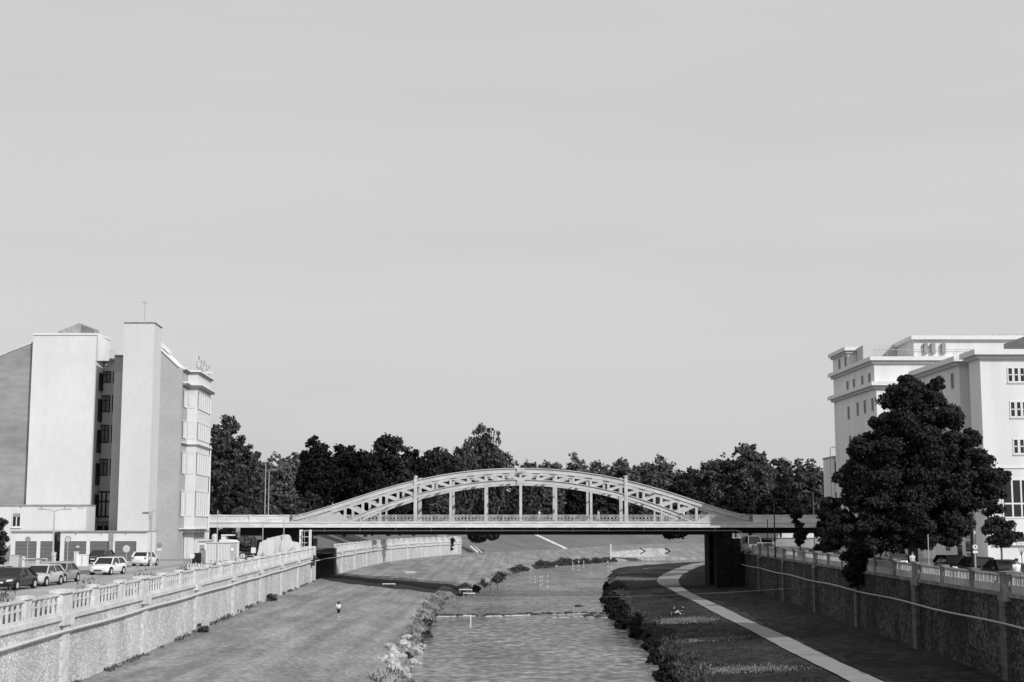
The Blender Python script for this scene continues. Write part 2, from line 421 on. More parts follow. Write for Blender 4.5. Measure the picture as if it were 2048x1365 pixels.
loft('hillside', lambda y: [(-400, zmound(y) + .02), (XL(y) - slope_w(y) - 9, zmound(y) + .02), (XL(y) - slope_w(y) - 1.2, ZL + .02)], M['hill'], rows=[r for r in ROWS if 236 <= r <= 394])
def cols_hill(y):
    a = XL(y); w = slope_w(y) + 0.02
    zt = interp(y, [(395, ZL), (430, 8.6), (900, 8.6)])
    return [(a - w * (1 - t), 2.75 + (zt - 2.75) * (1 - t) ** 1.0) for t in np.linspace(0, 1, 6)]
loft('hillside', cols_hill, M['hill'], rows=[r for r in ROWS if r >= 386])
loft('ground', lambda y: [(XR(y) + 0.02, ZR), (XR(y) + 60, ZR), (2500, ZR)], M['ground'])
# paths and streets as sheets above the ground
def strip(name, left, right, zf, m, rows, nx=4):
    mb = MB()
    for y in rows:
        for k in range(nx + 1):
            x = left(y) + (right(y) - left(y)) * k / nx
            mb.v.append((x, y, zf(x, y)))
    n = nx + 1
    for i in range(len(rows) - 1):
        for k in range(nx):
            a = i * n + k; mb.f.append((a, a + 1, a + n + 1, a + n))
    return mb.build(name, m, smooth=True, kind='structure')
prow = list(np.arange(20, 400, 1.0))
strip('path', lambda y: PA(y) - 0.8 - interp(y, [(200, 0), (215, .6), (240, 1.2), (300, 0.6)]), lambda y: PA(y) + 0.95 + interp(y, [(200, 0), (240, .8), (300, 2)]), lambda x, y: hr(x, y) + 0.07, M['path'], prow, 6)
strip('road', lambda y: XL(y) - 9.5, lambda y: XL(y) - 2.6, lambda x, y: ZL + 0.006, M['road'], list(np.arange(0, 234, 4.0)))
strip('pavement', lambda y: XL(y) - 2.6, lambda y: XL(y) - 0.6, lambda x, y: ZL + 0.12, M['verge'], list(np.arange(0, 234, 4.0)))
MB().bar((XL(0) - 2.6, 0, ZL + .06), (XL(384) - 2.6 if False else XL(206) - 2.6, 206, ZL + .06), 0.14, 0.125).build('kerb', M['offwhite'], kind='structure')
strip('parking_lot', lambda y: -75, lambda y: XL(y) - 10.9, lambda x, y: ZL + 0.008, M['road'], list(np.arange(60, 171.5, 4.0)) + [171.8])
strip('grass_verge', lambda y: XL(y) - 14.6 - interp(y, [(118, 2.6), (150, 0.1)]), lambda y: XL(y) - 14.4 + interp(y, [(118, .2), (135, 1.2), (150, 0.1)]), lambda x, y: ZL + 0.05, M['hill'], list(np.arange(118, 151, 2.0)))
strip('road', lambda y: XR(y) + 2.6, lambda y: XR(y) + 13.0, lambda x, y: ZR + 0.006, M['road_dark'], list(np.arange(0, 260, 4.0)))
strip('pavement', lambda y: XR(y) + 0.5, lambda y: XR(y) + 2.6, lambda x, y: ZR + 0.12, M['cop_r'], list(np.arange(0, 260, 4.0)))
mb = MB()
for y in (96, 104, 112, 120, 128, 136, 144, 152):
    x = XL(y) - 6.0
    mb.add([(x - .06, y, ZL + .011), (x + .06, y, ZL + .011), (x + .06 - .16, y + 3, ZL + .011), (x - .06 - .16, y + 3, ZL + .011)], [(0, 1, 2, 3)])
mb.build('road_marking', M['paint'], kind='structure')
# dry streaks on the right bank, far gravel bar, hill path
def patch(name, pts, w, zf, m, n=30, lift=0.05):
    ys = np.linspace(0, 1, n); mb = MB()
    P = [Vector(p) for p in pts]
    cum = [0]
    for i in range(1, len(P)): cum.append(cum[-1] + (P[i] - P[i - 1]).length)
    for i, t in enumerate(ys):
        s = t * cum[-1]
        x = float(np.interp(s, cum, [p.x for p in P])); y = float(np.interp(s, cum, [p.y for p in P]))
        ww = w * math.sin(math.pi * min(max(t, 0.02), 0.98)) ** 0.5 * (0.75 + 0.25 * math.sin(i * 1.9) + 0.15 * math.sin(i * 0.7))
        for k in (-1, -.4, .3, 1):
            yy = y + k * ww + 0.2 * math.sin(i * 2.3 + k * 3); xx = x + 0.15 * math.sin(i + k * 5)
            mb.v.append((xx, yy, zf(xx, yy) + lift))
    for i in range(n - 1):
        for k in range(3):
            a = i * 4 + k; mb.f.append((a, a + 4, a + 5, a + 1))
    return mb.build(name, m, smooth=True, kind='structure')
# ================================================================= RIVER WALLS
def wall_strip(mb, X, s, y0, y1, o0, o1, z0, z1, step=3.0):
    """box running along the wall line; o = offset towards the river"""
    n = max(1, int(round((y1 - y0) / step))); b = len(mb.v)
    for i in range(n + 1):
        y = y0 + (y1 - y0) * i / n; x = X(y)
        for o, z in ((o0, z0), (o1, z0), (o1, z1), (o0, z1)):
            mb.v.append((x + s * o, y, z))
    for i in range(n):
        a = b + i * 4
        for k in range(4):
            k2 = (k + 1) % 4
            mb.f.append((a + k, a + k2, a + 4 + k2, a + 4 + k))
    mb.f.append((b, b + 3, b + 2, b + 1)); e = b + n * 4; mb.f.append((e, e + 1, e + 2, e + 3))
def river_wall(label, X, s, y0, y1, foot, zp, phase, space, mats, solid=0.0, ledge=True, cap_end=None):
    ms, mp_, mc, mbal = mats
    root = thing('river_wall', (X(y0), y0, foot), label, 'river wall')
    f = MB(); wall_strip(f, X, s, y0, y1, -0.7, 0.02, foot - 0.7, zp - 0.003); f.build('stone_face', ms, root)
    c = MB(); wall_strip(c, X, s, y0, y1, -0.27, 0.16, zp, zp + 0.22); c.build('coping', mc, root)
    if ledge:
        c = MB(); wall_strip(c, X, s, y0, y1, 0.0, 0.08, zp - 0.66, zp - 0.52); c.build('ledge', mc, root)
    zb, zt = zp + 0.22, zp + 1.25
    k = math.floor((y0 - phase) / (space / 3)) + 1
    ys = []
    while phase + k * space / 3 < y1 - 0.3:
        ys.append((phase + k * space / 3, k % 3 == 0)); k += 1
    for y, wide in ys:
        hw = 0.85 if wide else 0.42
        p = MB(); wall_strip(p, X, s, y - hw, y + hw, -0.42 if wide else -0.32, 0.12 if wide else 0.04, zb, zt, 9)
        wall_strip(p, X, s, y - hw - 0.1, y + hw + 0.1, -0.52 if wide else -0.4, 0.24 if wide else 0.12, zt, zt + 0.14, 9)
        if wide:
            wall_strip(p, X, s, y - hw - 0.06, y + hw + 0.06, -0.4, 0.27, zp - 0.25, zb + 0.004, 9)
        p.build('balustrade_pier', mc, root)
        if wide:
            p = MB(); pr = 0.14 if s > 0 else 0.30
            zz = foot - 0.6; i = 0
            while zz < zp - 0.27:                       # long and short quoin blocks
                h = 0.42; e = 0.06 if i % 2 else 0.0
                wall_strip(p, X, s, y - 0.55 - e, y + 0.55 + e, 0.0, pr, zz, min(zz + h - (0.006 if s > 0 else 0.02), zp - 0.26), 9)
                zz += h; i += 1
            p.build('pilaster', mp_, root)
    E = [y0 - 0.0] + [y for y, w in ys] + [y1]
    Wd = [0] + [0.85 if w else 0.42 for y, w in ys] + [0]
    for i in range(len(E) - 1):
        a, b = E[i] + Wd[i], E[i + 1] - Wd[i + 1]
        if b - a < 0.6: continue
        p = MB()
        wall_strip(p, X, s, a, b, -0.20, -0.02, zt - 0.11, zt, 9)
        wall_strip(p, X, s, a, b, -0.25, 0.0, zb, zb + 0.14 + solid, 9)
        n = max(2, int(round((b - a) / 0.78))); w = (b - a) / n
        for q in range(n + 1):
            yy = a + q * w
            wall_strip(p, X, s, max(a, yy - 0.085), min(b, yy + 0.085), -0.15, -0.07, zb + 0.14 + solid, zt - 0.11, 9)
            if q < n:
                if solid: wall_strip(p, X, s, yy + w / 2 - 0.03, yy + w / 2 + 0.03, -0.13, -0.09, zb + 0.14 + solid, zt - 0.11, 9)
                else:
                    zc = zb + .14 + (zt - zb) * .42
                    wall_strip(p, X, s, yy + 0.086, yy + w - 0.086, -0.13, -0.09, zc - 0.035, zc + 0.035, 9)
        p.build('balustrade_panel', mbal, root)
    return root
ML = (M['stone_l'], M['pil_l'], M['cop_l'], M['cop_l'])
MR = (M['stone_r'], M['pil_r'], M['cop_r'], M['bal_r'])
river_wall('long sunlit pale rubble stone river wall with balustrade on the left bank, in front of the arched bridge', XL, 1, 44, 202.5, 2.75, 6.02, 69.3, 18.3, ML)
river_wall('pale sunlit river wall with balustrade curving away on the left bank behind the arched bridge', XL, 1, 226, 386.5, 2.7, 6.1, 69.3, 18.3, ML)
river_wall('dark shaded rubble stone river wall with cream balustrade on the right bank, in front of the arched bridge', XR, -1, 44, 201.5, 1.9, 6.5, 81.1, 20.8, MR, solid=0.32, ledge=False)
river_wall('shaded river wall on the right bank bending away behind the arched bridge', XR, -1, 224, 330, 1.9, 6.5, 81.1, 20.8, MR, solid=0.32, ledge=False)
# recessed wall pieces below the bridge and the end faces
t = thing('bridge_abutment', (XL(204), 204, 2.7), 'dark recessed stone abutment carrying the left end of the arched bridge', 'abutment')
MB().box(-36, -30.6, 202.6, 225.9, 2.0, 8.4).build('abutment_wall', M['shaded_stone'], t)
MB().box(-30.55, XL(203) + 0.1, 202.2, 203.3, 2.0, 7.5).build('corner_pier', M['pil_l'], t)
MB().box(-30.55, -27.6, 223.6, 226.3, 2.0, 6.9).build('corner_pier', M['pil_r'], t)
MB().box(-37, -30.5, 203.4, 225.4, ZL - 0.05, ZL + 0.3).build('bearing_shelf', M['cop_r'], t)
t = thing('bridge_abutment', (XR(204), 204, 1.9), 'black shaded stone abutment carrying the right end of the arched bridge', 'abutment')
MB().box(31.2, 36.5, 201.6, 223.9, 1.0, 8.4).build('abutment_wall', M['shaded_stone'], t)
MB().box(28.9, 31.15, 203.0, 206.0, 1.0, 9.6).build('corner_pier', M['shaded_stone'], t)
MB().box(29.2, 31.15, 213.0, 218.0, 1.0, 9.6).build('corner_pier', M['shaded_stone'], t)
# pipes along both walls
pts = []
for y in np.arange(44, 386, 4.0):
    pts.append((XL(y) + 0.2, y, 5.47 + 0.03 * math.sin(y * 0.3)))
o = MB().tube(pts, 0.085, 6).build('pipeline', M['pipe']); tag(o, 'thin pale pipe running along the sunlit left river wall and past the abutment', 'pipe')
pts = [(XR(y) - 0.48, y, 5.02 + 0.05 * math.sin(y * 0.25)) for y in np.arange(44, 206, 4.0)]
o = MB().tube(pts, 0.06, 6).build('pipeline', M['pipe_dull']); tag(o, 'thin pale pipe running along the dark shaded right river wall', 'pipe')
# dry streaks
def hrr(x, y): return hr(x, y)
def hb(px, py): 
    z = 1.2
    for _ in range(6):
        p = gr(px, py, z); z = hr(p.x, p.y)
    return p
def hbl(px, py):
    z = 1.6
    for _ in range(8):
        p = gr(px, py, z); z = hl(p.x, p.y)
    return p
for pl, w in (([(1300, 1250), (1350, 1240), (1405, 1240)], 2.2), ([(1350, 1289), (1400, 1279), (1470, 1276)], 0.8), ([(1350, 1360), (1400, 1345), (1470, 1340), (1560, 1338)], 1.0), ([(1225, 1166), (1260, 1158), (1310, 1160)], 3.5), ([(1255, 1142), (1300, 1137), (1360, 1138)], 1.5)):
    patch('dry_grass', [hb(*q) for q in pl], w, hrr, M['sand'])

# ================================================================= ARCHED BRIDGE
BY0, BY1 = 204.0, 214.0
br = thing('arched_bridge', (1.26, 209, 8.6), 'long steel road bridge with two trussed arches spanning the river', 'bridge')
MPX = BY0 / 2868.0
CX = 1.26
def zpx(py): return PZ(py, BY0)
UT = [(0, 936), (69, 938.7), (140, 947.3), (211, 960.8), (261, 973.5), (314, 989), (350, 1001), (385, 1013), (420, 1024), (455, 1031.5)]
# smooth the table with a cubic fit
_s = np.array([a for a, b in UT] + [-a for a, b in UT[1:]]); _z = np.array([b for a, b in UT] + [b for a, b in UT[1:]])
_c = np.polyfit((_s / 455.0) ** 2, _z, 3)
def utop(s): return float(np.polyval(_c, (s / 455.0) ** 2))
def lbot(s): return 968 + 6.7e-4 * s * s
SPAN, LSP = 455, 338
for Yt, nm in ((BY0, 'near'), (BY1, 'far')):
    def X_(s): return CX + s * MPX * 1.002
    def ribbon(top, th, s0, s1, hw, flange):
        mb = MB(); n = 72; b = 0
        ss = np.linspace(s0, s1, n + 1)
        for (o0, o1, w) in ((0, flange, hw), (flange, th - flange, hw * 0.45), (th - flange, th, hw)):
            b = len(mb.v)
            for s_ in ss:
                zt = zpx(top(s_)) - o0; zb_ = zpx(top(s_)) - o1
                for y, z in ((Yt - w, zt), (Yt + w, zt), (Yt + w, zb_), (Yt - w, zb_)): mb.v.append((X_(s_), y, z))
            for i in range(n):
                a = b + 4 * i
                for k in range(4):
                    k2 = (k + 1) % 4; mb.f.append((a + k, a + 4 + k, a + 4 + k2, a + k2))
            mb.f.append((b, b + 1, b + 2, b + 3)); e = b + 4 * n; mb.f.append((e + 3, e + 2, e + 1, e))
        return mb
    ribbon(utop, 0.72, -SPAN, SPAN, 0.32, 0.10).build('upper_chord', M['steel'], br)
    ribbon(lambda s: lbot(s) - 0.62 / MPX, 0.62, -LSP - 9, LSP + 9, 0.30, 0.09).build('lower_chord', M['steel'], br)
    deckz = PZ(1045, BY0)
    for k in range(-10, 11):
        s_ = k * 35.1
        zt = zpx(utop(s_)) - 0.7; zb_ = max(zpx(lbot(s_)) + 0.6, deckz)
        if zt - zb_ < 0.25: continue
        MB().box(X_(s_) - 0.18, X_(s_) + 0.18, Yt - 0.16, Yt + 0.16, zb_, zt).build('vertical_strut', M['steel'], br)
        if k < 10:
            s2 = s_ + 35.1
            zt2 = zpx(utop(s2)) - 0.66; zb2 = max(zpx(lbot(s2)) + 0.56, deckz)
            if k < 0: p, q = (X_(s_) + .1, Yt, zt + .05), (X_(s2) - .1, Yt, zb2)
            else: p, q = (X_(s_) + .1, Yt, zb_), (X_(s2) - .1, Yt, zt2)
            MB().bar(p, q, 0.28, 0.40).build('diagonal_strut', M['steel'], br)
    for k in range(-4, 5):
        s_ = k * 70.2
        if abs(k) == 3: w = 0.24
        elif k in (4, -4): w = 0.12
        else: w = 0.17
        zt = zpx(lbot(s_)) + 0.05
        if abs(k) == 3: zt = zpx(utop(s_)) + 0.25
        if zt > deckz + 0.3:
            m_ = MB(); m_.box(X_(s_) - w, X_(s_) + w, Yt - 0.335, Yt - 0.20, deckz - 0.2, zt); m_.box(X_(s_) - w, X_(s_) + w, Yt + 0.2, Yt + 0.335, deckz - 0.2, zt)
            m_.box(X_(s_) - w * 0.5, X_(s_) + w * 0.5, Yt - 0.198, Yt + 0.198, deckz - 0.2, zt - 0.02)
            h = m_.build('hanger', M['steel'], br)
            if abs(k) == 3:
                MB().ball((X_(s_), Yt, zt + 0.16), 0.3, 1, 1, 0.7).build('finial', M['steel'], h, smooth=True)
    # end plates where the chords run into the deck
    for sg in (-1, 1):
        pl = [(X_(sg * SPAN), Yt - .1, deckz - .1)] + [(X_(sg * s_), Yt - .1, zpx(utop(s_)) - .3) for s_ in (450, 425, 400, 385)] + [(X_(sg * 372), Yt - .1, deckz + 0.9), (X_(sg * 340), Yt - .1, deckz - .1)]
        MB().prism(pl, (0, 0.2, 0)).build('gusset_plate', M['steel'], br)
    # gusset bosses at the crown
    for zc in (zpx(utop(0)) - 0.36, zpx(lbot(0)) + 0.3):
        MB().box(CX - 0.55, CX + 0.55, Yt - 0.37, Yt - 0.33, zc - 0.28, zc + 0.28).build('splice_plate', M['steel'], br)
# bracing between the two arches
for k in range(-8, 9, 2):
    s_ = k * 35.1; x = CX + s_ * MPX
    for zz in (zpx(utop(s_)) - 0.36, ):
        MB().box(x - 0.15, x + 0.15, BY0 + 0.35, BY1 - 0.35, zz - 0.15, zz + 0.15).build('cross_brace', M['steel'], br)
    if k < 8:
        s2 = s_ + 70.2; x2 = CX + s2 * MPX; zz2 = zpx(utop(s2)) - 0.36
        MB().bar((x, BY0 + .4, zz), (x2, BY1 - .4, zz2), 0.14, 0.14).build('diagonal_brace', M['steel'], br)
# deck
DX0, DX1 = PX(418, 202), 62.0
zf0, zf1 = PZ(1055.5, BY0), PZ(1044.5, BY0)
MB().box(DX0, DX1, 202.12, 217.6, zf0 + 0.12, zf1 - 0.02).build('deck', M['road_dark'], br)
MB().box(DX0, DX1, 201.9, 202.1, zf0, zf1).build('fascia', M['fascia'], br)
MB().box(DX0, DX1, 201.8, 201.898, zf1 - 0.12, zf1 + 0.03).build('edge_moulding', M['fascia'], br)
MB().box(DX0, DX1, 217.62, 217.8, zf0, zf1).build('fascia', M['fascia'], br)
zg = PZ(1070, 204)
MB().box(PX(612, 204), PX(1425, 204), 204.3, 204.6, zg, zf0 + 0.11).build('main_girder', M['dark_steel'], br)
MB().box(PX(612, 204), PX(1425, 204), 213.7, 214.0, zg, zf0 + 0.11).build('main_girder', M['dark_steel'], br)
MB().box(DX0 + 4, PX(609, 204), 204.2, 217.2, PZ(1072, 204), zf0 + 0.11).build('approach_girder', M['dark_steel'], br)
MB().box(PX(1428, 204), DX1, 204.4, 217.2, PZ(1067, 204), zf0 + 0.11).build('approach_girder', M['dark_steel'], br)
for i in range(24):
    x = PX(625, 204) + i * (PX(1412, 204) - PX(625, 204)) / 23
    MB().box(x - 0.12, x + 0.12, 204.61, 213.69, zg + 0.25, zf0 + 0.11).build('cross_beam', M['dark_steel'], br)
zp_ = PZ(1061.5, 204)
x0, x1 = PX(610, 204), PX(1470, 204)
pp = [(x0, 203.2, zp_), (x1, 203.2, zp_)] + [(x1 + 1.2 * math.sin(a), 203.2, zp_ - 1.2 * (1 - math.cos(a))) for a in np.linspace(0.3, math.pi / 2, 5)] + [(x1 + 1.2, 203.2, PZ(1096, 204))]
MB().tube(pp, 0.09, 8).build('utility_pipe', M['pipe'], br)
for i in range(12):
    x = PX(650, 204) + i * 5.04
    MB().box(x - 0.05, x + 0.05, 203.28, 204.29, zp_ - 0.18, zp_ + 0.55).build('pipe_bracket', M['steel_rail'], br)
# railings: panels with a ring pattern
zr0, zr1 = zf1 + 0.02, PZ(1030.3, 204)
def rail_panel(x0, x1, y, pat=True):
    m_ = MB()
    m_.box(x0, x1, y - 0.035, y + 0.035, zr1 - 0.08, zr1); m_.box(x0, x1, y - 0.025, y + 0.025, zr0 + 0.04, zr0 + 0.11)
    m_.box(x0 - 0.05, x0 + 0.05, y - 0.05, y + 0.05, zr0, zr1 + 0.002)
    if pat:
        m_.box(x0, x1, y - 0.02, y + 0.02, zr1 - 0.24, zr1 - 0.205); m_.box(x0, x1, y - 0.02, y + 0.02, zr0 + 0.22, zr0 + 0.255)
        n = int((x1 - x0) / 0.42); w = (x1 - x0) / n; zc = (zr0 + zr1) / 2; r = 0.18
        for i in range(n):
            xc = x0 + (i + 0.5) * w
            for k in range(8):
                a, b = k * math.pi / 4, (k + 1) * math.pi / 4
                m_.bar((xc + r * math.cos(a), y, zc + r * 1.2 * math.sin(a)), (xc + r * math.cos(b), y, zc + r * 1.2 * math.sin(b)), 0.045, 0.045)
            m_.box(x0 + i * w - 0.02, x0 + i * w + 0.02, y - 0.015, y + 0.015, zr0 + 0.1, zr1 - 0.08)
    else:
        m_.box(x0 + 0.05, x1 - 0.05, y - 0.05, y + 0.03, zr0 + 0.15, zr1 - 0.14)
    return m_
XA, XB = CX - 6 * 5.035 - 2.5, CX + 6 * 5.035 + 2.5
nn = 26; w = (XB - XA) / nn
for i in range(nn):
    rail_panel(XA + i * w, XA + (i + 1) * w, 202.2).build('railing_panel', M['steel_rail'], br)
for i in range(nn):
    rail_panel(XA + i * w, XA + (i + 1) * w, 217.4, True).build('railing_panel', M['steel_rail'], br)
def ends(x0, x1, step):
    n = int(round(abs(x1 - x0) / step)); w = (x1 - x0) / n
    for i in range(n):
        a = x0 + i * w
        m_ = MB(); zb_, zt_ = zr0 - 0.01, zr1
        m_.box(a, a + w, 202.0, 202.18, zt_ - 0.16, zt_); m_.box(a, a + w, 202.0, 202.18, zb_, zb_ + 0.2)
        m_.box(a, a + 0.18, 201.96, 202.22, zb_, zt_ + 0.05)
        m_.box(a + 0.18, a + w, 202.08, 202.14, zb_ + 0.2, zt_ - 0.16)
        nb = int(w / 0.6)
        for q in range(1, nb):
            m_.box(a + q * w / nb - 0.05, a + q * w / nb + 0.05, 202.03, 202.16, zb_ + 0.2, zb_ + 0.20 + (0.25 if q % 2 else 0.4))
        m_.build('parapet_panel', M['fascia'], br)
ends(DX0, XA, 4.9); ends(XB, DX1, 4.9)
for i, x in enumerate((PX(1480, 204), PX(1460, 204))): MB().box(x - .5, x + .5, 201.95, 202.3, zr1, zr1 + 0.12).build('cap_stone', M['fascia'], br)
# ================================================================= BUILDINGS, LEFT BANK
SL = -0.05                                     # both streets run along (SL, 1)
def sl(x, dy): return x + SL * dy
def wall_block(mb, x0, x1, Y, depth, z0, z1):
    """block whose front faces the camera at Y and whose sides run along the street"""
    mb.prism([(x0, Y, z0), (x1, Y, z0), (sl(x1, depth), Y + depth, z0), (sl(x0, depth), Y + depth, z0)], (0, 0, z1 - z0))
    return mb
def front_window(parent, x0, x1, z0, z1, Y, fm, gm, nx=2, ny=2, fw=0.09, deep=0.02, tr=None, sill=False):
    """window in a camera-facing wall: frame proud of pane"""
    f = MB()
    f.box(x0 - fw, x1 + fw, Y - 0.06, Y - 0.003, z0 - fw, z0); f.box(x0 - fw, x1 + fw, Y - 0.06, Y - 0.003, z1, z1 + fw)
    f.box(x0 - fw, x0, Y - 0.06, Y - 0.003, z0, z1); f.box(x1, x1 + fw, Y - 0.06, Y - 0.003, z0, z1)
    for i in range(1, nx):
        x = x0 + (x1 - x0) * i / nx; f.box(x - fw / 2, x + fw / 2, Y - 0.055, Y - 0.003, z0, z1)
    for i in range(1, ny):
        z = (z0 + (z1 - z0) * i / ny) if tr is None else z0 + (z1 - z0) * tr
        for k in range(nx):
            f.box(x0 + (x1 - x0) * k / nx + fw / 2, x0 + (x1 - x0) * (k + 1) / nx - fw / 2, Y - 0.052, Y - 0.003, z - fw / 2, z + fw / 2)
    fo = f.build('window', fm, parent)
    MB().box(x0, x1, Y - 0.03, Y - 0.004, z0, z1).build('pane', gm, fo)
    if sill: MB().box(x0 - 0.2, x1 + 0.2, Y - 0.16, Y - 0.004, z0 - fw - 0.12, z0 - fw - 0.003).build('sill', M['cornice'], fo)
    return fo
def side_window(parent, xw, Yw, y0, y1, z0, z1, s, fm, gm, n=1, fw=0.08, slope=SL, proud=0.05, lip=True):
    """window in a street-facing wall; the wall passes through (xw, Yw); s=+1 faces +x, -1 faces -x"""
    def X(y): return xw + slope * (y - Yw)
    def q(mb, a, b, c, d, e0, e1):
        mb.prism([(X(a) + s * e0, a, c), (X(a) + s * e1, a, c), (X(b) + s * e1, b, c), (X(b) + s * e0, b, c)], (0, 0, d - c))
    f = MB()
    q(f, y0 - fw, y1 + fw, z1, z1 + fw, .003, proud); q(f, y0 - fw, y1 + fw, z0 - fw, z0, .003, proud)
    q(f, y0 - fw, y0, z0, z1, .003, proud); q(f, y1, y1 + fw, z0, z1, .003, proud)
    for i in range(1, n):
        y = y0 + (y1 - y0) * i / n; q(f, y - fw / 2, y + fw / 2, z0, z1, .003, proud - .005)
    fo = f.build('window', fm, parent)
    g = MB(); q(g, y0, y1, z0, z1, .003, proud * 0.4); g.build('pane', gm, fo)
    return fo

# --- old building with the white firewall
b1 = thing('firewall_building', (PX(115, 181), 183, ZL), 'tall old building with blank white firewall and darker gable wall, left of the slab', 'building')
YW = 181.0
x0, x1 = PX(50, YW), PX(178.5, YW)
zt = PZ(668, YW)
wb = MB(); wall_block(wb, x0, x1, YW, 4.2, ZL, zt); wb.build('white_firewall', M['white_wall'], b1)
MB().box(x0 - .05, x1 + .12, YW - 0.12, YW - 0.003, zt - 0.18, zt + 0.08).build('wall_cap', M['cornice'], b1)
w = MB(); Yg = 181.5
w.prism([(PX(-90, Yg), Yg, ZL), (PX(62, Yg), Yg, ZL), (PX(62, Yg), Yg, PZ(680, Yg)), (PX(52, Yg), Yg, PZ(686, Yg)), (PX(0, Yg), Yg, PZ(706, Yg)), (PX(-90, Yg), Yg, PZ(745, Yg))], (0, 12, 0))
w.build('gable_wall', M['gable'], b1)
MB().prism([(PX(-90, Yg), Yg - .1, PZ(745, Yg)), (PX(0, Yg), Yg - .1, PZ(706, Yg)), (PX(52, Yg), Yg - .1, PZ(686, Yg)), (PX(52, Yg), Yg - .1, PZ(683, Yg)), (PX(0, Yg), Yg - .1, PZ(703, Yg)), (PX(-90, Yg), Yg - .1, PZ(742, Yg))], (0, 12.2, 0)).build('roof_edge', M['cop_l'], b1)
# attic gable seen above the firewall
Ya = 183.0
w = MB(); w.prism([(PX(101, Ya), Ya, zt - 1), (PX(176, Ya), Ya, zt - 1), (PX(176, Ya), Ya, PZ(658, Ya)), (PX(143, Ya), Ya, PZ(646.5, Ya)), (PX(101, Ya), Ya, PZ(663, Ya))], (0, 1.5, 0))
w.build('attic_gable', M['roof'], b1)
w = MB(); w.prism([(PX(147, Ya), Ya - .06, zt + 0.1), (PX(174, Ya), Ya - .06, zt + 0.1), (PX(174, Ya), Ya - .06, PZ(660, Ya)), (PX(147, Ya), Ya - .06, PZ(650, Ya))], (0, .055, 0)); w.build('attic_shutter', M['roofdark'], b1)
# side wing seen edge-on at the right of the firewall
Yr = 185.3
wb = MB(); xs = PX(200, 183.2)
wb.prism([(x1 + .02, 183.2, zt - 3.2), (xs, 183.2, zt - 3.9), (xs, Yr + 3, zt - 3.9), (x1, Yr + 3, zt - 3.2)], (0, 0, 3.6)); 
o = MB(); o.prism([(x1 + .1, 181.4, PZ(722, 181.4)), (x1 + .1, 181.4, zt - .05), (xs, 184.6, PZ(680, 184.6)), (xs, 184.6, PZ(722, 184.6))], (-.4, .4, 0)); o.build('penthouse_side', M['white_wall2'], b1)
o = MB(); o.prism([(x1, 181.2, zt + .12), (xs + .15, 184.6, PZ(678, 184.6)), (xs + .15, 184.6, PZ(681, 184.6)), (x1, 181.2, zt - .1)], (-.4, .5, 0)); o.build('penthouse_eave', M['cornice'], b1)
# recess with dark timber windows
xr0, xr1 = PX(180, Yr), PX(244, Yr)
MB().box(xr0 - 0.5, xr1, Yr, Yr + 0.5, ZL, PZ(722, Yr)).build('recess_wall', M['recess'], b1)
MB().box(xr0 - 0.2, PX(227, Yr), Yr - 0.5, Yr + 0.5, PZ(722, Yr) + .003, PZ(718.5, Yr)).build('eave', M['roofdark'], b1)
MB().box(PX(199, Yr), PX(243, Yr), Yr + 0.6, Yr + 3, PZ(716, Yr), PZ(698, Yr)).build('roof_railing_screen', M['grey_wall'], b1)
for (a, b_) in ((745, 764), (793, 823), (852, 884), (920, 950)):
    front_window(b1, PX(196, Yr), PX(209.5, Yr), PZ(b_, Yr), PZ(a, Yr), Yr, M['frame_d'], M['roofdark'], 2, 2, 0.14, tr=0.72)
    front_window(b1, PX(217.5, Yr), PX(224, Yr), PZ(b_, Yr), PZ(a, Yr), Yr, M['frame_d'], M['roofdark'], 1, 2, 0.14, tr=0.72)
front_window(b1, PX(193, Yr), PX(219, Yr), PZ(1032, Yr), PZ(986, Yr), Yr, M['frame_d'], M['recess'], 3, 2, 0.22, tr=0.62)
front_window(b1, PX(188, Yr), PX(204, Yr), PZ(1061, Yr), PZ(1054, Yr), Yr, M['frame_d'], M['glass'], 2, 1, 0.15)
front_window(b1, PX(211, Yr), PX(219, Yr), PZ(1061, Yr), PZ(1054, Yr), Yr, M['frame_d'], M['glass'], 1, 1, 0.15)
MB().box(PX(188, Yr), PX(222, Yr), Yr - 0.45, Yr - .003, PZ(1045, Yr), PZ(1042.5, Yr)).build('string_course', M['gable'], b1)
# windows and drainpipe on the narrow side face next to the recess
for (a, b_) in ((748, 781), (800, 843), (862, 905), (928, 970), (990, 1033)):
    side_window(b1, x1, YW, 183.2, 184.9, PZ(b_, 184), PZ(a, 184), 1, M['frame_d'], M['frame_d'], 1, 0.06, proud=0.16)
for (a, b_) in ((695, 726),):
    MB().tube([(x1 + 0.35, 183.6, PZ(b_, 183.6)), (x1 + 0.35, 183.6, PZ(a, 183.6))], 0.07, 6).build('drainpipe', M['metal_dark'], b1)
MB().tube([(PX(187, 184.9), 184.9, PZ(1060, 185)), (PX(187, 184.9), 184.9, PZ(730, 185))], 0.09, 6).build('drainpipe', M['metal_dark'], b1)

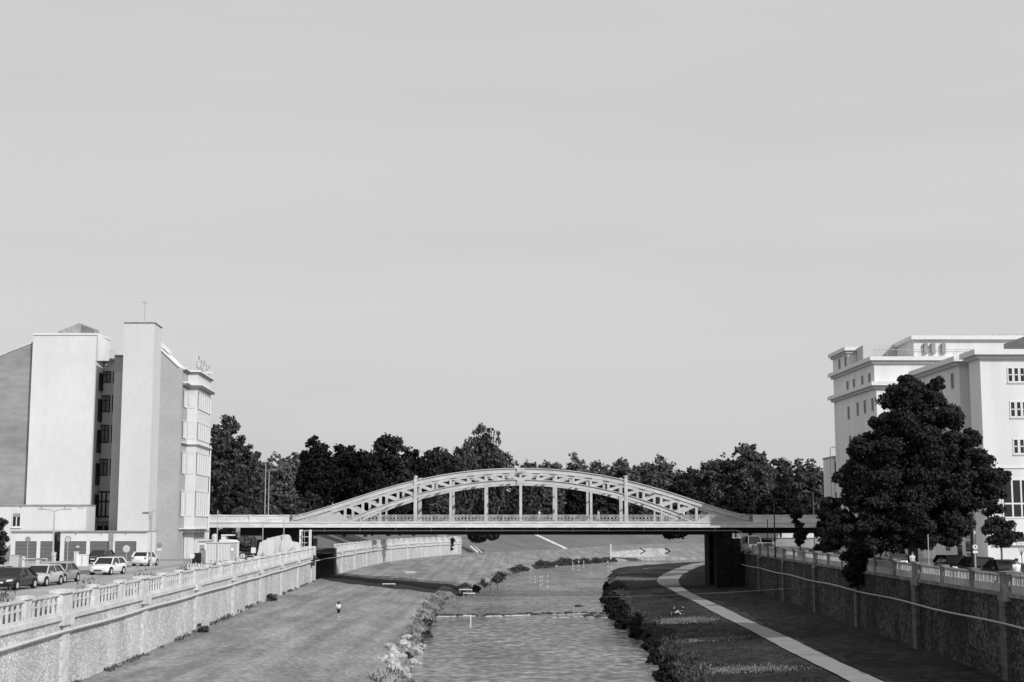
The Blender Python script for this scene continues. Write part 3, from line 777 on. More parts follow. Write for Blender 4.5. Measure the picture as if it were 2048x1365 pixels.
# --- slab building: stair tower, sloping wall, bay facade
b2 = thing('slab_building', (PX(290, 180), 184, ZL), 'tall pale modern building with blank stair tower and glazed bay beside the bridge', 'building')
YS = 176.0
xs0, xs1 = PX(243.5, YS, 800), PX(304.5, YS, 800)
zs = PZ(647, YS)
wb = MB(); wall_block(wb, xs0, xs1, YS, 4.6, ZL, zs); wb.build('stair_tower', M['grey_wall'], b2)
wb = MB(); wall_block(wb, xs0 - .08, xs1 + .10, YS - .08, 4.7, zs + .003, zs + 0.12); wb.build('tower_cap', M['roofdark'], b2)
for px_ in (266, 272, 296, 303):
    MB().tube([(PX(px_, 178, 650), 178, zs + .1), (PX(px_, 178, 650), 178, zs + 0.42)], 0.16, 8).build('roof_vent', M['metal_dark'], b2)
a = thing('roof_antenna', (PX(289, 178, 640), 178, zs + .12), 'thin antenna mast standing on top of the blank stair tower', 'antenna')
m_ = MB(); xa = PX(289, 178, 640); m_.tube([(xa, 178, zs + .12), (xa, 178, PZ(606, 178))], 0.05, 6); m_.build('mast', M['metal'], a)
m_ = MB(); m_.bar((xa - .4, 178, PZ(605, 178)), (xa + .1, 178, PZ(603, 178)), 0.06); m_.bar((xa + .05, 177.8, PZ(607, 178)), (xa + .25, 178.2, PZ(607, 178)), 0.06)
for k in range(3): m_.bar((xa - .35 + .15 * k, 177.8, PZ(604.6, 178)), (xa - .35 + .15 * k, 178.2, PZ(604.6, 178)), 0.03)
m_.build('aerial', M['metal'], a)
# lower wing between recess and tower
Yn = 178.5
MB().box(PX(226.5, Yn, 800), PX(246, Yn, 800), Yn, Yn + 7.5, ZL, PZ(745, Yn)).build('link_wall', M['grey_wall2'], b2)
MB().box(PX(226.5, Yn, 800), PX(246, Yn, 800), Yn, Yn + 7.5, PZ(745, Yn) + .003, PZ(713, Yn)).build('link_parapet', M['gable'], b2)
MB().box(PX(226, Yn, 800), PX(246, Yn, 800), Yn - .1, Yn + 7.5, PZ(713, Yn) + .003, PZ(710.5, Yn)).build('link_cap', M['roofdark'], b2)
# sloping wall
Yq = 180.6
xq0, xq1 = sl(xs1, Yq - YS) - 0.6, PX(360, Yq, 900)
w = MB(); w.prism([(xq0, Yq, ZL), (xq1, Yq, ZL), (xq1, Yq, PZ(738, Yq)), (PX(357, Yq, 740), Yq, PZ(736, Yq)), (PX(318, Yq, 700), Yq, PZ(697, Yq)), (xq0, Yq, PZ(697, Yq))], (SL * 4.2, 4.2, 0)); w.build('sloping_wall', M['grey_wall2'], b2)
w = MB(); w.prism([(PX(317, Yq, 700), Yq - .15, PZ(696, Yq)), (PX(358, Yq, 740), Yq - .15, PZ(735.5, Yq)), (PX(358.5, Yq, 740), Yq - .15, PZ(733, Yq)), (PX(317, Yq, 700), Yq - .15, PZ(692.5, Yq))], (0, 4, 0)); w.build('sloping_cap', M['cornice'], b2)
w = MB(); w.prism([(PX(316, 181.5, 690), 181.5, PZ(690, 181.5)), (PX(339, 181.5, 700), 181.5, PZ(706, 181.5)), (PX(339, 181.5, 700), 181.5, PZ(702, 181.5)), (PX(316, 181.5, 690), 181.5, PZ(681, 181.5))], (0, 1.5, 0)); w.build('roof_parapet', M['pale_wall'], b2)
# bay facade
K0 = xq1; YB = 184.8
xb0 = sl(K0, YB - Yq); xb1 = PX(392.5, YB, 900); YE = 195.2
zb1 = PZ(741, YB)
wb = MB(); wb.prism([(xb0 - 9, YB + .003, ZL), (xb0 + .0, YB + .003, ZL), (sl(xb0, YE - YB), YE, ZL), (sl(xb0 - 9, YE - YB), YE, ZL)], (0, 0, zb1 - ZL)); wb.build('rear_block', M['pale_wall'], b2)
wb = MB(); wb.prism([(xq1 - 3, Yq + 4.21, ZL + .1), (K0 - .03, Yq + 0.02, ZL + .1), (K0 - .03 + SL * 4.2, YB, ZL + .1), (xq1 - 3, YB, ZL + .1)], (0, 0, PZ(742, Yq) - ZL - .1)); wb.build('return_wall', M['pale_wall'], b2)
zg1 = PZ(1058, YB)
wb = MB(); wall_block(wb, xb0 + .02, xb1, YB, YE - YB, zg1, zb1 - 0.02); wb.build('bay', M['pale_wall'], b2)
def ring(z0, z1, e, m, name):
    w = MB(); w.prism([(K0 + .02, Yq + .5, z0), (K0 + e, Yq + .5, z0), (xb0 + e, YB - e, z0), (xb1 + e, YB - e, z0), (sl(xb1, YE - YB) + e, YE + e * .6, z0), (sl(xb0, YE - YB), YE + e * .6, z0), (xb0 - .2, YB + .1, z0)], (0, 0, z1 - z0))
    return w.build(name, m, b2)
ring(PZ(745, YB), PZ(741.5, YB), 0.42, M['cornice'], 'cornice')
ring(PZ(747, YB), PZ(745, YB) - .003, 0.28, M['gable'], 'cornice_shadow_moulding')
ring(PZ(772, YB), PZ(769, YB), 0.62, M['cornice'], 'cornice')
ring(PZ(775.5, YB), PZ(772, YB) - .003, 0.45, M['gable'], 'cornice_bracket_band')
ring(PZ(889.5, YB), PZ(887, YB), 0.35, M['cornice'], 'string_course')
ring(PZ(1059, YB), PZ(1056.5, YB), 0.25, M['cornice'], 'string_course')
for i in range(7):
    y = YB + 0.8 + i * 1.45; x = sl(xb1, y - YB)
    MB().box(x + .02, x + .36, y - .16, y + .16, PZ(748, y) , PZ(743.8, y)).build('cornice_bracket', M['cornice'], b2)
for (a_, b_) in ((788, 820), (848, 880), (908, 949), (984, 1032)):
    z0_, z1_ = PZ(b_, YB + 3), PZ(a_, YB + 3)
    front_window(b2, xb0 + .25, xb1 - .3, z0_, z1_, YB, M['pale_wall'], M['window_panel'], 1, 1, 0.05)
    n = 6; wy = (YE - YB) / n
    for i in range(n):
        y = YB + i * wy
        side_window(b2, xb1, YB, y + 0.22, y + wy - 0.22, z0_, z1_, 1, M['cornice'], M['window_panel'], 1, 0.09, proud=0.12)
        w = MB(); x = sl(xb1, y + .06 - YB); w.box(x + .01, x + .1, y + 0.03, y + 0.11, z0_, z1_ + .1); w.build('window_reveal', M['roofdark'], b2)
    side_window(b2, K0, Yq, Yq + 1.2, Yq + 3.4, z0_, z1_, 1, M['cornice'], M['window_panel'], 1, 0.09, proud=0.12)
    w = MB(); x = sl(K0, 1.0); w.box(x + .01, x + .12, Yq + 0.95, Yq + 1.1, z0_, z1_); w.build('window_reveal', M['roofdark'], b2)
# ground floor colonnade
wb = MB(); wall_block(wb, xb0 + .02, xb1 - 1.2, YB + 1.2, YE - YB - 1.2, ZL, zg1 - .003); wb.build('ground_floor', M['recess'], b2)
for i in range(7):
    y = YB + 0.3 + i * 2.0; x = sl(xb1, y - YB)
    MB().box(x - .5, x - .05, y - .2, y + .2, ZL, zg1 - .003).build('column', M['pale_wall'], b2)
for xx in (xb0 + .3, (xb0 + xb1) / 2):
    MB().box(xx - .2, xx + .2, YB + .05, YB + .45, ZL, zg1 - .003).build('column', M['pale_wall'], b2)
w = MB(); w.prism([(xb0 + .2, YB - .7, zg1 - .45), (xb1 + .7, YB - .7, zg1 - .45), (sl(xb1, 9) + .7, YB + 9, zg1 - .45), (sl(xb0, 9), YB + 9, zg1 - .45)], (0, 0, .15)); w.build('canopy', M['roofdark'], b2)
MB().tube([(sl(xb1, 12.4) + .25, YE + .1, ZR), (sl(xb1, 12.4) + .25, YE + .1, PZ(893, 197))], 0.09, 6).build('downpipe', M['cornice'], b2)
# drainpipe and wall lamp on the tower side
MB().tube([(xs1 + .1, YS + 1.0, ZL), (xs1 + .1, YS + 1.0, PZ(1024, 177))], 0.07, 6).build('drainpipe', M['metal'], b2)
MB().box(xs1 - .6, xs1 + .9, YS - 0.25, YS - .003, PZ(1025, YS), PZ(1023.4, YS)).build('wall_ledge', M['metal'], b2)
# round letters of the rooftop sign, edge-on
sg = thing('rooftop_sign', (sl(xb1, 6), YB + 6, PZ(741, YB)), 'pale rooftop sign of rounded letters above the bay cornice by the bridge', 'sign')
for i, rr in enumerate((.85, .7, .78, .66, .72)):
    y = YB + 1.2 + i * 2.1; x = sl(xb1, y - YB) - .3; zc = zb1 + 0.4 + rr
    m_ = MB()
    for k in range(14 if i != 1 else 11):
        a0, a1 = 2 * math.pi * k / 14, 2 * math.pi * (k + 1) / 14
        m_.bar((x, y + rr * .8 * math.cos(a0), zc + rr * math.sin(a0)), (x, y + rr * .8 * math.cos(a1), zc + rr * math.sin(a1)), 0.22, 0.2)
    if i in (1, 3): m_.bar((x, y, zc), (x, y + rr * .8, zc), 0.3, 0.3)
    m_.build('letter', M['offwhite'], sg)
m_ = MB(); m_.bar((sl(xb1, .4) - .3, YB + .4, zb1 + .3), (sl(xb1, 9.8) - .3, YB + 9.8, zb1 + .3), 0.12, 0.12)
for i in range(5): y = YB + 1 + i * 2.1; m_.bar((sl(xb1, y - YB) - .3, y, zb1 - .1), (sl(xb1, y - YB) - .3, y, zb1 + .4), 0.1, .1)
m_.build('sign_frame', M['offwhite'], sg)

# --- low annex and garages
b3 = thing('low_annex', (PX(90, 176), 176, ZL), 'low white two storey annex with one small window behind the garages', 'building')
Y3 = 177.0
MB().box(PX(-60, Y3), PX(172, Y3), Y3, Y3 + 3.9, ZL, PZ(1012, Y3)).build('wall', M['white_wall2'], b3)
MB().box(PX(-60, Y3), PX(173, Y3), Y3 - .15, Y3 + 3.9, PZ(1012, Y3) + .003, PZ(1009.5, Y3)).build('roof_edge', M['roof'], b3)
for px_ in (39.5, 82, 128): MB().box(PX(px_ - 1, Y3), PX(px_ + 1, Y3), Y3 - .02, Y3 - .003, PZ(1016.5, Y3), PZ(1014.5, Y3)).build('vent', M['trim_dark'], b3)
fo = front_window(b3, PX(25.5, Y3), PX(40, Y3), PZ(1053, Y3), PZ(1034, Y3), Y3, M['frame_w'], M['glass'], 2, 1, 0.12, sill=True)
MB().box(PX(25.5, Y3), PX(40, Y3), Y3 - .07, Y3 - .062, PZ(1034, Y3), PZ(1027, Y3)).build('window_panel', M['gable'], fo)  # lowered blind
m_ = MB().box(PX(154, Y3), PX(166, Y3), Y3 - .03, Y3 - .003, PZ(1018, Y3), PZ(1013.5, Y3)); m_.build('sign_board', M['offwhite'], b3)
b4 = thing('garage_row', (PX(155, 172), 172, ZL), 'row of white garages with dark doors under a flat roof', 'garage')
Y4 = 172.0; gz = ZL
zt4, zd = PZ(1064, Y4), PZ(1083, Y4)
doors = [(32, 75), (82, 107), (130, 174), (181, 222), (231, 274)]
P_ = [(23, 32), (75, 82), (122, 130), (174, 181), (222, 231), (274, 296)]
g = MB()
for a_, b_ in P_: g.box(PX(a_, Y4), PX(b_, Y4), Y4, Y4 + .3, gz, zd)
g.box(PX(23, Y4), PX(107, Y4), Y4, Y4 + .3, zd + .003, zt4); g.box(PX(122, Y4), PX(296, Y4), Y4, Y4 + .3, zd + .003, zt4)
g.box(PX(107.5, Y4), PX(121.5, Y4), Y4 + 1.5, Y4 + 1.7, zd, zt4)
g.build('front_wall', M['white_wall2'], b4)
g = MB(); g.box(PX(23, Y4), PX(23, Y4) + .3, Y4 + .31, Y3 - .05, gz, zt4); g.build('side_wall', M['white_wall2'], b4); g = MB(); g.box(PX(296, Y4) - .3, PX(296, Y4), Y4 + .31, YS - .05, gz, zt4); g.build('side_wall', M['white_wall2'], b4)
MB().box(PX(22, Y4), PX(297, Y4), Y4 - .25, Y3 - .2, zt4 + .003, PZ(1062, Y4)).build('roof', M['roof'], b4)
for i, (a_, b_) in enumerate(doors):
    d = MB().box(PX(a_, Y4), PX(b_, Y4), Y4 + .1, Y4 + .16, gz, zd)
    for k in range(1, 5):
        zz = gz + (zd - gz) * k / 5; d.box(PX(a_, Y4), PX(b_, Y4), Y4 + .07, Y4 + .097, zz - .03, zz + .03)
    d.build('garage_door', M['garage'], b4)
MB().box(PX(109, Y4), PX(121, Y4), Y4 + 2.2, Y4 + 2.3, gz, zd).build('passage_door', M['frame_d'], b4)
g = MB(); g.prism([(PX(220, Y4), Y4 - .16, gz), (PX(227, Y4), Y4 - .16, gz), (PX(228, Y4), Y4 - .16, zt4), (PX(220, Y4), Y4 - .16, zt4)], (0, .155, 0)); g.build('pier', M['gable'], b4)
MB().box(PX(153.5, Y4), PX(160, Y4), Y4 + .03, Y4 + .069, PZ(1096, Y4), PZ(1092, Y4)).build('notice', M['offwhite'], b4)
for px_ in (152, 203, 252): MB().box(PX(px_ - 1, Y4), PX(px_ + 1, Y4), Y4 - .02, Y4 - .003, PZ(1070, Y4), PZ(1068, Y4)).build('vent', M['trim_dark'], b4)

# ================================================================= BUILDINGS, RIGHT BANK
SR = -0.033; KX = 52.8
def rx(y): return KX + SR * y
def rblock(mb, y0, y1, depth, z0, z1, e=0.0):
    mb.prism([(rx(y0) - e, y0 - e, z0), (rx(y0) + depth, y0 - e, z0), (rx(y0) + depth, y1 + e, z0), (rx(y1) - e, y1 + e, z0)], (0, 0, z1 - z0)); return mb
r1 = thing('stepped_building', (rx(192), 192, ZR), 'tall pale building with stepped cornices behind the big tree by the bridge', 'building')
zA, zB, zC = PZ(772, 182), PZ(721, 182), PZ(695, 195)
rblock(MB(), 182, 203, 40, ZR, zA).build('wall', M['r_wall'], r1)
rblock(MB(), 182.6, 203, 40, zA + .5, zB).build('upper_wall', M['r_wall'], r1)
rblock(MB(), 195, 203, 40, zB + .5, zC - .5).build('penthouse_wall', M['r_wall'], r1)
MB().box(PX(1791, 195) , rx(195) + 60, 183.2, 194.9, zB + .5, zC - .5).build('penthouse_wing', M['r_wall'], r1)
def cornice(y0, y1, z, e, h, depth=40, parent=None, name='cornice', m='cornice'):
    rblock(MB(), y0, y1, depth, z + .003, z + h, e).build(name, M[m], parent)
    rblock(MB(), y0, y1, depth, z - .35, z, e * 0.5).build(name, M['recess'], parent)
cornice(182, 203, zA, 0.75, 0.5, parent=r1); cornice(182.6, 203, zB, 0.65, 0.5, parent=r1); cornice(195, 203, zC - .5, 0.55, 0.5, parent=r1)
MB().box(PX(1791, 195) - .4, rx(195) + 60.4, 182.7, 194.3, zC - .498, zC + .01).build('cornice', M['cornice'], r1)
MB().box(PX(1741, 190), PX(1741, 190) + 14, 191, 194.4, zB + .52, zB + 3.1).build('roof_screen', M['recess'], r1)
for px_ in (1860, 1875, 1896): MB().box(PX(px_, 184) - .25, PX(px_, 184) + .25, 182.8, 183.19, zB + 1.0, zC - 1.0).build('chimney_pipe', M['gable'], r1)
for i in range(12):
    x = rx(183) + .3 + i * 1.5; MB().tube([(x, 182.9, zB + .5), (x, 182.9, zB + 1.5)], .03, 5).build('railing_post', M['metal'], r1)
MB().tube([(rx(183), 182.9, zB + 1.5), (rx(183) + 18, 182.9, zB + 1.5)], .035, 5).build('roof_railing', M['metal'], r1)
MB().box(PX(1892, 200), PX(2000, 200), 198, 203, zC - .48, zC + .2).build('roof_ridge', M['cornice'], r1)
def yfor(px, ):      # depth on the facade plane for a picture column
    t_ = (px - 1024) / 2850.0; return KX / (t_ - SR)
for px_, (a_, b_) in [(p, (z0, z1)) for p, z0, z1 in ((1685, 719, 742), (1697.5, 713, 736), (1700, 763, 786), (1713, 758.5, 780), (1730, 752, 774), (1744.5, 747, 768), (1700.5, 814, 839), (1719, 806, 832), (1733.5, 801, 827), (1749, 797, 822), (1702, 872, 897), (1720, 868, 892), (1735, 865, 889), (1703, 930, 955), (1721, 928, 953))]:
    y = yfor(px_); side_window(r1, rx(y), y, y - .55, y + .55, PZ(b_, y), PZ(a_, y), -1, M['cornice'], M['roofdark'], 1, 0.1, slope=SR, proud=0.06)
r3 = thing('corner_annex', (PX(1676, 212), 212, ZR), 'small grey annex with dark cornice at the far end of the stepped building', 'building')
MB().box(PX(1670, 219), PX(1670, 219) + 6, 219, 226, ZR, PZ(916, 219)).build('wall', M['r_wall'], r3)
MB().box(PX(1669, 219), PX(1670, 219) + 6, 218.7, 226.2, PZ(916, 219) + .003, PZ(912.5, 219)).build('cornice', M['gable'], r3)
for a_, b_ in ((923, 945), (953, 966), (985, 1005)): front_window(r3, PX(1672.5, 219), PX(1676.5, 219), PZ(b_, 219), PZ(a_, 219), 219, M['cornice'], M['glass'], 1, 1, .08)

r2 = thing('office_building', (rx(150), 150, ZR), 'pale plastered office building with deep cornice at the right edge', 'building')
zT = PZ(712, 145.5)
rblock(MB(), 145, 148.2, 70, ZR, zT).build('wall', M['r_wall'], r2)
rblock(MB(), 151.2, 165.5, 60, ZR, zT - .003).build('side_wall', M['r_wall'], r2)
MB().box(rx(150) + 1.3, rx(150) + 50, 148.21, 151.19, ZR, zT - .006).build('notch_wall', M['recess'], r2)
cornice(145, 148.2, zT, 0.75, 0.55, 70, r2); cornice(151.2, 165.5, zT + .004, 0.75, 0.55, 60, r2)
MB().box(rx(150) + .6, rx(150) + 50, 148.96, 150.44, zT, zT + .55).build('cornice', M['cornice'], r2)
for px_, a_, b_ in ((1890, 756, 778), (1911.5, 747, 778), (1868, 766, 788), (1890, 830, 860), (1911.5, 822, 852), (1868, 838, 866), (1912, 895, 925)):
    y = yfor(px_); side_window(r2, rx(y), y, y - .5, y + .5, PZ(b_, y), PZ(a_, y), -1, M['cornice'], M['roofdark'], 1, 0.1, slope=SR, proud=0.06)
YF = 145.0
for (a_, b_, c0) in ((737, 763, 2019), (805, 833, 2021), (880, 906.5, 2024)):
    for k in range(4):
        xa_ = PX(c0 + k * 12, YF, 800); xb_ = PX(c0 + k * 12 + 7, YF, 800)
        front_window(r2, xa_, xb_, PZ(b_, YF), PZ(a_, YF), YF, M['frame_w'], M['glass'], 1, 2, 0.12)
    MB().box(PX(c0 - 3, YF, 800), PX(c0 + 46, YF, 800), YF - .12, YF - .003, PZ(b_ + 4.5, YF), PZ(b_ + 3, YF)).build('sill', M['cornice'], r2)
front_window(r2, PX(2009, YF), PX(2063, YF), PZ(1034, YF), PZ(961, YF), YF, M['frame_w'], M['glass'], 3, 2, 0.16, tr=0.36)
front_window(r2, PX(2033, YF), PX(2047, YF), PZ(1084, YF), PZ(1070, YF), YF, M['frame_w'], M['glass'], 1, 1, 0.12)
MB().box(PX(1967, YF), PX(2120, YF), YF - .12, YF - .003, PZ(937, YF), PZ(933, YF)).build('string_course', M['cornice'], r2)
MB().box(PX(1985, YF), PX(2120, YF), YF - .3, YF - .003, PZ(1091, YF), PZ(1088, YF)).build('string_course', M['cornice'], r2)
# shop front details under the tree on the street side
for px_, a_, b_, in ((1890, 1088, 1102), (1913, 1090, 1118), (1930, 1082, 1104)):
    y = yfor(px_); side_window(r2, rx(y), y, y - .8, y + .8, PZ(b_, y), PZ(a_, y), -1, M['cornice'], M['glass'], 1, 0.12, slope=SR, proud=0.06)
MB().box(PX(2036, 158), PX(2120, 158), 152, 160, zT + .3, PZ(684, 158)).build('stair_head', M['gable'], r2)
# low building seen under the right approach
r5 = thing('low_hall', (48, 262, ZR), 'long low hall with pale top band seen beneath the right bridge approach', 'building')
MB().box(PX(1512, 255), PX(1660, 255), 255, 270, ZR, PZ(1076, 255)).build('wall', M['gable'], r5)
MB().box(PX(1500, 255), PX(1660, 255), 254.8, 270, PZ(1076, 255) + .003, PZ(1066, 255)).build('roof_band', M['cornice'], r5)
# crane jib above the roofs
cr = thing('tower_crane', (95, 262, ZR), 'pale lattice jib of a tower crane above the right roofs', 'crane')
Yc = 262.0; m_ = MB(); xa_, xb_ = PX(1896, Yc), PX(2120, Yc); z0_, z1_ = PZ(684, Yc), PZ(669, Yc)
m_.bar((xa_ - 3, Yc, z0_), (xb_, Yc, z0_), .16); m_.bar((xa_, Yc, z1_), (xb_, Yc, z1_ + .2), .14); m_.bar((xa_ - 3, Yc + 1.2, z0_), (xb_, Yc + 1.2, z0_), .16)
n = 18
for i in range(n):
    a_ = xa_ + (xb_ - xa_) * i / n; b_ = xa_ + (xb_ - xa_) * (i + .5) / n; c_ = xa_ + (xb_ - xa_) * (i + 1) / n
    m_.bar((a_, Yc, z0_), (b_, Yc, z1_), .07); m_.bar((b_, Yc, z1_), (c_, Yc, z0_), .07)
m_.build('jib', M['offwhite'], cr)
MB().bar((PX(1940, Yc), Yc, z1_), (PX(2200, Yc), Yc, PZ(645, Yc)), .06).build('tie_rope', M['offwhite'], cr)
m_ = MB(); xm = PX(2130, Yc)
for dx in (0, 1.6):
    for dy in (0, 1.6): m_.bar((xm + dx, Yc + dy, ZR), (xm + dx, Yc + dy, z1_ + 6), .16)
for i in range(20):
    z = ZR + i * 2.2; m_.bar((xm, Yc, z), (xm + 1.6, Yc, z + 2.2), .08)
m_.build('mast', M['offwhite'], cr)
# ================================================================= VEGETATION
def quads_mesh(name, P, N, size, m, aspect=1.6, seed=0, up=None):
    """leaf-sized faces at points P facing roughly N"""
    r = np.random.default_rng(seed); n = len(P)
    N = N + r.normal(0, 0.55, (n, 3)); N /= np.linalg.norm(N, axis=1)[:, None] + 1e-9
    T = r.normal(0, 1, (n, 3)) if up is None else np.tile(np.array(up, float), (n, 1)) + r.normal(0, 0.35, (n, 3))
    T -= (T * N).sum(1)[:, None] * N; T /= np.linalg.norm(T, axis=1)[:, None] + 1e-9
    B = np.cross(N, T)
    s = (size * r.uniform(0.6, 1.35, n))[:, None]
    c0 = P - T * s * aspect * .5; c1 = P + B * s * .5 + T * s * .1; c2 = P + T * s * aspect * .5; c3 = P - B * s * .5 + T * s * .1
    V = np.stack([c0, c1, c2, c3], 1).reshape(-1, 3)
    me = bpy.data.meshes.new(name)
    me.vertices.add(4 * n); me.vertices.foreach_set('co', V.astype(np.float32).ravel())
    me.loops.add(4 * n); me.loops.foreach_set('vertex_index', np.arange(4 * n, dtype=np.int32))
    me.polygons.add(n); me.polygons.foreach_set('loop_start', np.arange(0, 4 * n, 4, dtype=np.int32)); me.polygons.foreach_set('loop_total', np.full(n, 4, dtype=np.int32))
    me.materials.append(m); me.update(calc_edges=True)
    return me
def crown_points(n_cl, n_leaf, seed, shape, half, height, lo=0.16, hi=0.36, fill=0.3):
    """crown of many lumpy clumps: x, y within +-half, z within 0..height"""
    r = np.random.default_rng(seed); C = []; Rr = []
    n_cl = int(n_cl * 1.7 * max(1.0, height / half / 2.2))
    while len(C) < n_cl:
        u = r.normal(0, 1, 3); u /= np.linalg.norm(u); rad = r.uniform(0.2, 1) ** 0.42
        t = (u[2] * rad + 1) / 2
        if shape == 'round': w = 1.0
        elif shape == 'broad': w = 1.1 - 0.4 * t
        elif shape == 'tall': w = 0.8 + 0.25 * math.sin(t * math.pi)
        elif shape == 'cone': w = 1.15 - 0.75 * t
        rr = r.uniform(lo, hi) * half * (1.05 - 0.4 * t)
        C.append((u[0] * rad * w * (half - rr * .8), u[1] * rad * w * (half - rr * .8), rr * .5 + t * (height - rr * 1.2))); Rr.append(rr)
    C = np.array(C); Rr = np.array(Rr)
    wgt = Rr ** 2; wgt /= wgt.sum()
    idx = r.choice(n_cl, n_leaf, p=wgt)
    U = r.normal(0, 1, (n_leaf, 3)); U[:, 2] += 0.25; U /= np.linalg.norm(U, axis=1)[:, None]
    rad = Rr[idx] * r.uniform(0.5, 1.12, n_leaf)
    rad *= 1 + 0.22 * np.sin(U[:, 0] * 7 + idx) * np.cos(U[:, 2] * 6 + idx * 2)
    P = C[idx] + U * rad[:, None] * np.array([1, 1, 0.8])
    k = int(n_leaf * fill)
    Q = r.normal(0, 1, (k, 3)); Q /= np.linalg.norm(Q, axis=1)[:, None]; Q *= (r.uniform(0, 1, k) ** .5)[:, None] * .62
    Q = Q * np.array([half, half, height / 2]) + np.array([0, 0, height * .46])
    return np.vstack([P, Q]), np.vstack([U, r.normal(0, 1, (k, 3))])
def crown_mesh(n_cl, n_leaf, seed, leaf, m, shape, half, height, brush=False, **k):
    P, N = crown_points(n_cl, n_leaf, seed, shape, half, height, **k)
    return quads_mesh('crown', P, N, leaf, m, 2.4 if brush else 1.5, seed, up=(0, 0, 1) if brush else None)
def trunk_mb(h, r0, limbs, seed, spread, ztop):
    r = random.Random(seed); m_ = MB()
    m_.tube([(0, 0, -0.3), (0.03 * h, 0.02, h * .35), (-.02 * h, 0, h * .7), (0.02, 0, h)], [r0, r0 * .8, r0 * .62, r0 * .3], 8)
    for i in range(limbs):
        a = i * 2.4 + r.random(); z0_ = h * (0.35 + .5 * i / limbs); L = spread * (.55 + .3 * r.random())
        m_.tube([(0, 0, z0_), (L * .45 * math.cos(a), L * .45 * math.sin(a), z0_ + L * .35), (L * math.cos(a), L * math.sin(a), min(z0_ + L * .8, ztop))], [r0 * .42, r0 * .28, r0 * .1], 6)
    return m_
KIND = {   # key: clumps, leaves, leaf size, material, shape, brush
    'dark': (60, 9000, .46, 'leaf_dark', 'round', False), 'darker': (55, 9000, .46, 'leaf_black', 'broad', False),
    'mid': (70, 9000, .44, 'leaf_mid', 'round', False), 'pale': (60, 7000, .44, 'leaf_pale', 'tall', False),
    'brush': (70, 9000, .34, 'leaf_mid', 'tall', True), 'cone': (45, 6000, .44, 'leaf_dark', 'cone', False)}
ti = 0
def tree(px, top, hw, base, Y, kind, label, group='trees beyond the bridge', var=0, gz=None, bark='bark'):
    """px: picture column, top / base: picture rows of crown top and crown bottom, hw: half width in picture pixels"""
    global ti; ti += 1
    if 690 < px < 1420: Y = interp(px, [(690, 262), (830, 300), (900, 455), (1000, 500), (1100, 560), (1200, 610), (1330, 640), (1420, 640)]) + (Y - 300) * .25
    gz = 8.6
    x = PX(px, Y, (top + base) / 2); zt_ = PZ(top, Y); zb_ = PZ(base, Y); half = hw * Y / 2868
    g_ = ZL if gz is None else gz
    base = min(base, 1053)
    t = thing('tree', (x, Y, g_), label, 'tree', group)
    ncl, nl, ls, mm, shp, br_ = KIND[kind]
    me = crown_mesh(ncl, int(nl * min(1.6, max(.7, (zt_ - zb_) * half / 70 * (262 / Y) ** 2))), 11 + ti * 7, ls * Y / 262, M[mm], shp, half, zt_ - zb_, br_)
    c = bpy.data.objects.new('crown', me); COL.objects.link(c); c.parent = t
    c.location = (0, 0, zb_ - g_)
    h = zt_ - g_
    tr = trunk_mb(h * .8, max(.18, h * .022), 6, ti, half * .7, zt_ - g_ - .5)
    tr.build('trunk', M[bark], t, local=True, smooth=True)
    return t
# background row, left to right
tree(452, 822, 47, 1035, 262, 'mid', 'tallest mid grey tree directly right of the slab building', var=0)
tree(425, 870, 34, 1040, 285, 'dark', 'narrow tree half hidden behind the slab building', var=1)
tree(497, 888, 34, 1038, 268, 'mid', 'medium tree with drooping right side between tallest left tree and lamp posts', var=1)
tree(470, 955, 36, 1045, 250, 'dark', 'low dark tree beneath the tallest left tree', var=2)
tree(548, 900, 46, 1045, 330, 'pale', 'pale distant tree behind the twin lamp posts', var=0)
tree(590, 905, 40, 1040, 360, 'pale', 'pale far tree in the dip left of the broad black tree', var=1)
tree(632, 868, 46, 1045, 262, 'darker', 'broad black tree left of the arch, left crown of the black pair', var=0)
tree(690, 878, 50, 1045, 266, 'darker', 'broad black tree left of the arch, right crown of the black pair', var=1)
tree(778, 858, 58, 1050, 262, 'dark', 'domed dark tree rising behind the left flank of the arch', var=0)
tree(732, 892, 50, 1050, 255, 'darker', 'black low tree just above the left flank of the arch', var=2)
tree(828, 896, 42, 1050, 258, 'darker', 'dark shoulder tree beside the domed tree', var=1)
tree(880, 882, 48, 1050, 280, 'dark', 'small rounded dark tree between the domed tree and the feathery tree', var=2)
tree(968, 846, 58, 1050, 300, 'brush', 'tall feathery tree with upright twigs behind the arch crown', var=0)
tree(925, 880, 40, 1050, 310, 'brush', 'shorter feathery tree at the left foot of the tall feathery tree', var=1)
tree(1052, 912, 44, 1050, 320, 'mid', 'small ragged tree just right of the feathery tree, above the arch crown', var=2)
tree(1098, 914, 40, 1050, 340, 'mid', 'lowest ragged tree above the arch, left of the pale round tree', var=0)
tree(1150, 904, 42, 1050, 335, 'pale', 'round open tree right of the arch crown with light gaps', var=1)
tree(1196, 916, 42, 1050, 380, 'pale', 'palest hazy far tree above the right half of the arch', var=0)
tree(1246, 908, 42, 1050, 325, 'pale', 'small bushy tree above the right portal post', var=2)
tree(1318, 904, 62, 1050, 300, 'pale', 'wide grey green tree above the right flank of the arch', var=1)
tree(1290, 925, 50, 1055, 290, 'mid', 'lower grey tree behind the right flank of the arch', var=0)
tree(1432, 898, 58, 1050, 258, 'mid', 'round leafy tree left of the highest right tree', var=1)
tree(1498, 884, 56, 1055, 255, 'mid', 'highest tree on the right behind the bridge end', var=2)
tree(1385, 935, 48, 1055, 262, 'dark', 'dark low tree behind the foot of the arch on the right', var=1)
tree(1556, 912, 44, 1050, 270, 'mid', 'narrow tree right of the highest right tree', var=0)
